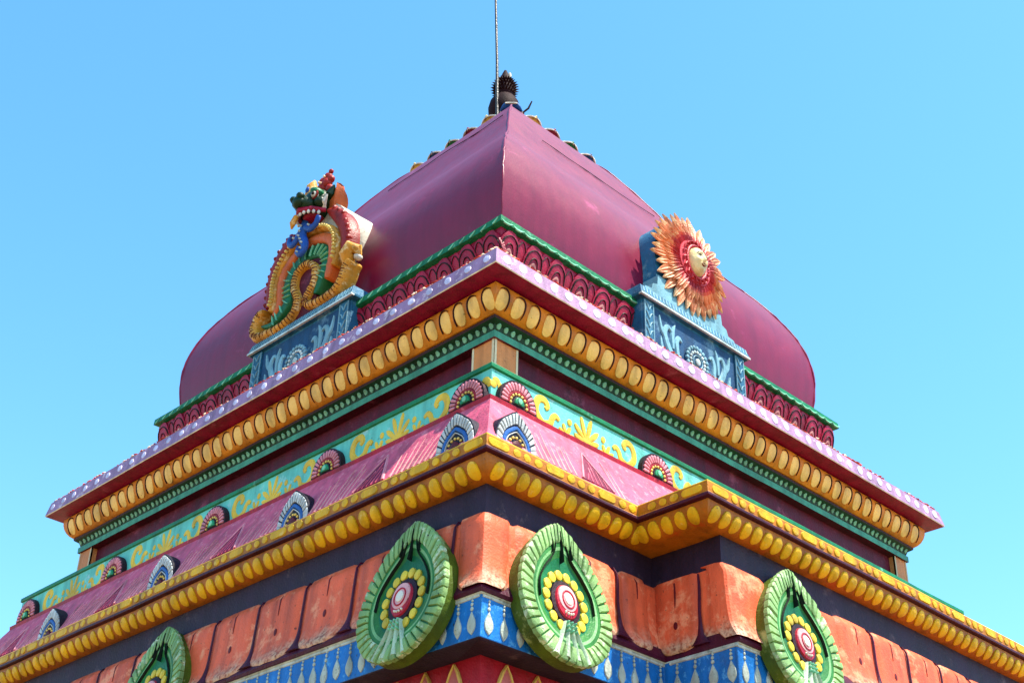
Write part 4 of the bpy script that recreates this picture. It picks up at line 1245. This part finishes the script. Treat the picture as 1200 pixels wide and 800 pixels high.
for nm, pts, w in (('flame_left', [(-0.535, 1.46), (-0.545, 1.60), (-0.545, 1.75), (-0.51, 1.90), (-0.43, 2.02), (-0.33, 2.10), (-0.24, 2.12)], [0.06, 0.10, 0.12, 0.12, 0.12, 0.12, 0.06]),
                   ('flame_right', [(0.24, 2.16), (0.36, 2.06), (0.46, 1.92), (0.515, 1.78), (0.525, 1.64), (0.51, 1.52)], [0.06, 0.13, 0.14, 0.13, 0.11, 0.05])):
    g, P = fat('x', pts, w, 0.05, D_, 'drg_red', ribs=0.66); o = g.link('flame_band', drg, 60)
    g = G()
    for i in range(2, len(P) - 1, 2):
        x, z = P[i]; sg = -1 if x < 0 else 1
        blob(g, (x + sg * 0.045 * (1 if z < 0.75 + 0.15 else .6), -0.006, z + (0.035 if z > 0.8 else 0.0)), (0.024, 0.036, 0.028), 'drg_red', 7, 5)
    g.link('scallop_row', o)['kind'] = 'stuff'
# folded leaf curl at the right foot
g = G(); tube(g, [(0.56, 0.02, 0.30), (0.58, -0.02, 0.37), (0.62, -0.02, 0.42), (0.67, 0.02, 0.40), (0.66, 0.06, 0.33)], [0.05, 0.07, 0.065, 0.05, 0.02], 'drg_yellow', 10)
blob(g, (0.655, 0.045, 0.335), (0.035, 0.045, 0.03), 'drg_white', 8, 6); g.link('leaf_curl', drg, 60)
# plaster backing drum reaching to the dome
g = G(); prism(g, Flat(0.02), [(0.02 + 0.465 * math.cos(q), 0.72 + 0.45 * math.sin(q)) for q in [2 * PI * i / 32 for i in range(32)]], -0.36, 0.0, 'plaster'); g.link('backing_drum', drg, 40, 0.01)
g = G(); prism(g, Flat(0.03), [(-0.16, 0.0), (0.16, 0.0), (0.17, 0.6), (-0.17, 0.6)], -0.30, 0.025, 'maroon'); g.link('niche_back', drg, 0)
# blue curled tongue
g, P = fat('t', [(-0.02, 2.14), (-0.035, 2.05), (-0.04, 1.97), (0.0, 1.90), (0.02, 1.83), (-0.03, 1.79), (-0.08, 1.83), (-0.06, 1.88)], [0.07, 0.10, 0.10, 0.09, 0.08, 0.07, 0.06, 0.03], 0.05, 0.0, 'drg_blue', y=-0.07); tg = g.link('tongue', drg, 60)
for pts in ([(-0.03, 2.05), (-0.10, 2.00), (-0.15, 1.95), (-0.21, 1.97), (-0.22, 2.03), (-0.18, 2.04)], [(0.0, 2.06), (0.09, 2.01), (0.16, 2.02), (0.19, 2.09)]):
    g, P = fat('t', pts, [0.07, 0.075, 0.07, 0.06, 0.05, 0.03][:len(pts)], 0.04, 0.0, 'drg_blue', y=-0.08); g.link('tongue_curl', tg, 60)
g = G()
for i in range(9):
    x, z = [(-0.03, 2.08), (-0.045, 2.03), (-0.05, 1.98), (-0.02, 1.93), (0.01, 1.88), (0.005, 1.82), (-0.04, 1.80), (-0.12, 1.985), (0.09, 2.03)][i]
    r_oval(g, Flat(-0.118), x, z - Z0, 0.010, 0.010, 0.012, 'ped_pale', n=7)
g.link('pale_dot', tg)['kind'] = 'stuff'
# dragon head: skull, snout, brows, jaws; y towards the viewer is negative
g = G(); hz = 2.36 - Z0
blob(g, (0.02, -0.02, hz), (0.19, 0.19, 0.20), 'drg_face', 16, 12)
blob(g, (0.0, -0.16, hz - 0.06), (0.13, 0.15, 0.105), 'drg_face', 14, 10)
blob(g, (0.0, -0.27, hz - 0.065), (0.085, 0.07, 0.075), 'drg_face', 12, 8)
for sx in (-1, 1):
    blob(g, (sx * 0.055, -0.295, hz - 0.02), (0.042, 0.05, 0.042), 'drg_face', 9, 7)
    blob(g, (sx * 0.115 + 0.01, -0.14, hz + 0.075), (0.075, 0.085, 0.05), 'drg_green', 10, 8, Matrix.Rotation(sx * 0.5, 3, 'Y'))
    blob(g, (sx * 0.15 + 0.01, -0.10, hz - 0.06), (0.075, 0.09, 0.07), 'drg_face', 10, 8)
hd = g.link('head', drg, 60)
HS = 0.86
hd.scale = (HS, HS, HS); hd.location = (0.02 * (1 - HS) + 0.035, 0.02, (hz - 0.15) * (1 - HS) - 0.035)
for sx in (-1, 1):
    g = G(); blob(g, (sx * 0.125 + 0.01, -0.175, hz + 0.02), (0.042, 0.045, 0.042), 'med_white', 10, 8); blob(g, (sx * 0.135 + 0.01, -0.205, hz + 0.018), (0.021, 0.022, 0.022), 'ink', 8, 6)
    pts = [(sx * 0.125 + 0.01 + 0.05 * math.cos(q), -0.18, hz + 0.02 + 0.046 * math.sin(q)) for q in [2 * PI * i / 14 for i in range(15)]]
    tube(g, pts, 0.011, 'drg_red', 6); g.link('eye', hd)
    g = G(); tube(g, [(sx * 0.17, -0.02, hz + 0.03), (sx * 0.25, -0.05, hz + 0.06), (sx * 0.30, -0.06, hz + 0.13)], [0.05, 0.055, 0.008], 'drg_face', 8); g.link('ear', hd)
    g = G(); tube(g, [(sx * 0.17, -0.08, hz - 0.10), (sx * 0.22, -0.11, hz - 0.07), (sx * 0.26, -0.11, hz - 0.0)], [0.04, 0.03, 0.01], 'drg_white', 8); g.link('tusk', hd)
    # orange leaf behind the cheek
    g = G(); vs = []
    for i in range(7):
        q = i / 6; w = 0.105 * max(0.03, math.sin(PI * (0.30 + 0.70 * q))) ** 0.8
        c = Vector((sx * (0.25 + 0.09 * q), 0.02 - 0.05 * q, hz - 0.14 + 0.28 * q))
        for u, d in ((-1, 0.03), (0, -0.03), (1, 0.03), (0, 0.07)): vs.append((c.x + w * u * .8, c.y + d + abs(w) * u * sx * .6, c.z - 0.02 * u * sx))
    g.add(vs, [(i * 4 + j, i * 4 + (j + 1) % 4, i * 4 + 4 + (j + 1) % 4, i * 4 + 4 + j) for i in range(6) for j in range(4)] + [(0, 1, 2, 3)], 'drg_orange'); g.link('cheek_leaf', hd, 40)
g = G(); tube(g, [(-0.10, 0.0, hz + 0.12), (-0.13, -0.03, hz + 0.24), (-0.12, -0.05, hz + 0.34), (-0.08, -0.05, hz + 0.40)], [0.085, 0.085, 0.06, 0.012], 'drg_yellow', 10)
blob(g, (-0.12, -0.105, hz + 0.26), (0.03, 0.02, 0.04), 'drg_blue', 8, 6); g.link('horn', hd, 60)
g = G()
for c, r_ in (((0.06, -0.03, hz + 0.22), .07), ((0.12, -0.03, hz + 0.26), .065), ((0.05, -0.02, hz + 0.31), .065), ((0.12, -0.02, hz + 0.35), .055), ((0.155, -0.02, hz + 0.41), .03), ((0.16, -0.02, hz + 0.18), .05), ((0.17, -0.02, hz + 0.30), .045)):
    blob(g, c, (r_, r_ * .9, r_), 'drg_red', 9, 7)
for c in ((0.10, -0.10, hz + 0.24), (0.13, -0.085, hz + 0.32), (0.05, -0.09, hz + 0.28)): blob(g, c, (0.014, 0.014, 0.014), 'ray_tip', 6, 5)
g.link('crest', hd, 60)
g = G(); tube(g, [(-0.19, -0.06, hz - 0.15), (-0.12, -0.18, hz - 0.155), (0.0, -0.25, hz - 0.155), (0.12, -0.18, hz - 0.155), (0.20, -0.06, hz - 0.15)], [0.025, 0.032, 0.034, 0.032, 0.025], 'frieze_red', 8)
blob(g, (0.0, -0.05, hz - 0.17), (0.12, 0.13, 0.035), 'frieze_red', 12, 8); g.link('mouth', hd, 60)
g = G()
for i in range(9):
    q = -1.15 + 2.3 * i / 8
    blob(g, (0.185 * math.sin(q) + 0.0, -0.05 - 0.185 * math.cos(q), hz - 0.195), (0.020, 0.018, 0.024), 'drg_white', 8, 6)
g.link('teeth', hd, 60)
g = G(); tube(g, [(-0.06, -0.24, hz - 0.20), (-0.08, -0.26, hz - 0.29), (-0.12, -0.24, hz - 0.33)], [0.03, 0.035, 0.01], 'drg_yellow', 8); g.link('chin_fang', hd, 60)

# ---- green leaf medallions
MW, MH = 0.425, 0.445
MC = (0.0, -0.045)
def leaf(sc, n=48, c=MC, rx=1.0):
    out = []
    for i in range(n):
        th = 2 * PI * i / n
        x = MW * math.sin(th) * math.sin(th / 2 if th <= PI else (2 * PI - th) / 2) ** 0.48 if 0 < th < 2 * PI else 0
        y = MH * math.cos(th)
        out.append((c[0] + (x - c[0]) * sc * rx, c[1] + (y - c[1]) * sc))
    return out
def disc_strip(g, fr, A, Bp, ha, hb, k):
    n = len(A)
    g.add([fr.map(*p, ha) for p in A] + [fr.map(*p, hb) for p in Bp], [(i, (i + 1) % n, n + (i + 1) % n, n + i) for i in range(n)], k)
MF = Flat(0.0)
N_ = 72
med_meshes = []
g = G()
O = leaf(1.0, N_)
rw = random.Random(8)
back = [(x * 0.98, y * 0.98) for x, y in O]
prism(g, MF, O, -0.09, -0.012, 'med_side'); disc_strip(g, MF, leaf(1.0, N_), leaf(0.97, N_), -0.012, 0.018, 'med_rim'); disc_strip(g, MF, leaf(0.97, N_), leaf(0.74, N_), 0.018, 0.012, 'med_green')
med_meshes.append((g.mesh('slab', 40), 'slab'))
g = G(); disc_strip(g, MF, leaf(0.80, N_), leaf(0.765, N_), 0.0, 0.018, 'med_green'); disc_strip(g, MF, leaf(0.765, N_), leaf(0.70, N_), 0.018, 0.018, 'med_green'); disc_strip(g, MF, leaf(0.70, N_), leaf(0.655, N_), 0.018, 0.014, 'med_ring')
med_meshes.append((g.mesh('pale_ring', 50), 'pale_ring'))
g = G(); disc_strip(g, MF, leaf(0.66, N_), leaf(0.56, N_), 0.013, 0.004, 'med_green'); disc_strip(g, MF, leaf(0.56, N_), leaf(0.40, N_), 0.004, -0.004, 'med_deep')
L40 = leaf(0.40, N_); g.add([MF.map(*p, -0.004) for p in L40] + [MF.map(*MC, 0.0)], [(i, (i + 1) % N_, N_) for i in range(N_)], 'med_deep')
med_meshes.append((g.mesh('dished_leaf', 50), 'dished_leaf'))
# serrated rim leaves
NT = 46
Of, If = leaf(1.015, NT * 6), leaf(0.755, NT * 6)
for i in range(NT):
    if i in (0, NT - 1): pass
    b0 = i * 6; skew = 3 if i < NT // 2 else -3
    m_ = NT * 6
    oa, ob, om = Of[(b0 + .5) % m_ if 0 else b0 % m_], Of[(b0 + 5) % m_], Of[(b0 + 3) % m_]
    ia, ib = If[(b0 + skew) % m_], If[(b0 + 5 + skew) % m_]
    om = (om[0] * 1.012, om[1] * 1.012)
    g = G(); r_poly(g, MF, [ia, ib, ob, om, oa], 0.030 + rw.uniform(-.003, .004), 'med_rim', inset=0.97, dome=1.05)
    med_meshes.append((g.mesh('rim_leaf', 40), 'rim_leaf'))
# dark and pale strokes
g = G()
for sx in (-1, 1):
    r_line(g, MF, [(sx * 0.02, 0.40), (sx * 0.045, 0.30), (sx * 0.075, 0.22), (sx * 0.15, 0.13), (sx * 0.215, 0.02), (sx * 0.225, -0.09)], [0.003, 0.006, 0.008, 0.008, 0.007, 0.003], 0.030, 'med_line', sub=4)
    r_line(g, MF, [(sx * 0.09, 0.36), (sx * 0.075, 0.29), (sx * 0.085, 0.23)], [0.002, 0.005, 0.002], 0.037, 'med_line', sub=3)
r_line(g, MF, [(0.0, 0.40), (0.004, 0.28), (0.0, 0.19)], [0.002, 0.006, 0.002], 0.037, 'med_line', sub=3)
med_meshes.append((g.mesh('dark_stroke', 50), 'dark_stroke'))
for i, x in enumerate((-0.09, -0.035, 0.02, 0.075)):
    g = G()
    r_line(g, MF, [(x * 0.45, -0.20), (x * 0.8, -0.28), (x * 1.25, -0.36), (x * 1.6, -0.425)], [0.014, 0.026, 0.044, 0.056], 0.035, 'med_pale', sub=3)
    med_meshes.append((g.mesh('stream_stripe', 50), 'stream_stripe'))
g = G()
for i in range(3):
    for j in range(3): r_oval(g, MF, -0.03 + 0.03 * i, -0.205 - 0.026 * j, 0.008, 0.009, 0.044, 'mint', n=7)
med_meshes.append((g.mesh('mint_dots', 50), 'mint_dots'))
EC = (0.0, -0.065)
for i in range(14):
    q = -PI / 2 + 0.42 + (2 * PI - 0.84) * i / 13
    g = G(); r_oval(g, MF, EC[0] + 0.158 * math.cos(q), EC[1] + 0.172 * math.sin(q), 0.030, 0.034, 0.014, 'med_bead', n=14, inset=0.9); med_meshes.append((g.mesh('yellow_bead', 50), 'yellow_bead'))
g = G(); r_oval(g, MF, *EC, 0.122, 0.140, 0.012, 'ros_dark', n=28, inset=0.95, dome=1.0); med_meshes.append((g.mesh('eye_socket', 40), 'eye_socket'))
g = G(); r_oval(g, Flat(-0.010), *EC, 0.096, 0.115, 0.016, 'med_red', n=26, inset=0.8); med_meshes.append((g.mesh('red_eye', 50), 'red_eye'))
g = G()
r_oval(g, Flat(-0.022), EC[0], EC[1] + 0.018, 0.080, 0.088, 0.010, 'med_pink', n=24, inset=0.85)
pts = ring(EC[0], EC[1] + 0.01, 0.048, 0.054, 22); r_line(g, Flat(-0.030), pts + [pts[0]], 0.013, 0.008, 'med_red')
r_oval(g, Flat(-0.030), EC[0], EC[1] + 0.012, 0.034, 0.038, 0.010, 'med_white', n=16)
for i in range(4): r_oval(g, Flat(-0.020), EC[0] - 0.03 + 0.02 * i, EC[1] - 0.082 + 0.006 * abs(i - 1.5), 0.007, 0.009, 0.014, 'med_white', n=7)
med_meshes.append((g.mesh('pink_pupil', 50), 'pink_pupil'))
def medallion(face, s, a, z, label, sc=1.0):
    root = thing('leaf_medallion', label, 'medallion', local(face, s, a, z, R(-9)) @ Matrix.Scale(sc, 4), group='green leaf medallions on the lotus moulding')
    for me_, nm in med_meshes:
        o = bpy.data.objects.new(nm, me_); o.parent = root; COL.objects.link(o)
medallion('L', 2.685, 3.32, -2.335, 'green leaf medallion left of the tower corner, beside orange petals')
medallion('R', -2.665, 3.32, -2.325, 'green leaf medallion right of the tower corner, before the inner bay')
medallion('L', 0.02, 3.32, -2.335, 'green leaf medallion cut by the bottom edge, far left along the shaded side')
medallion('R', -1.115, 3.88, -2.29, 'green leaf medallion on the front of the projecting bay')
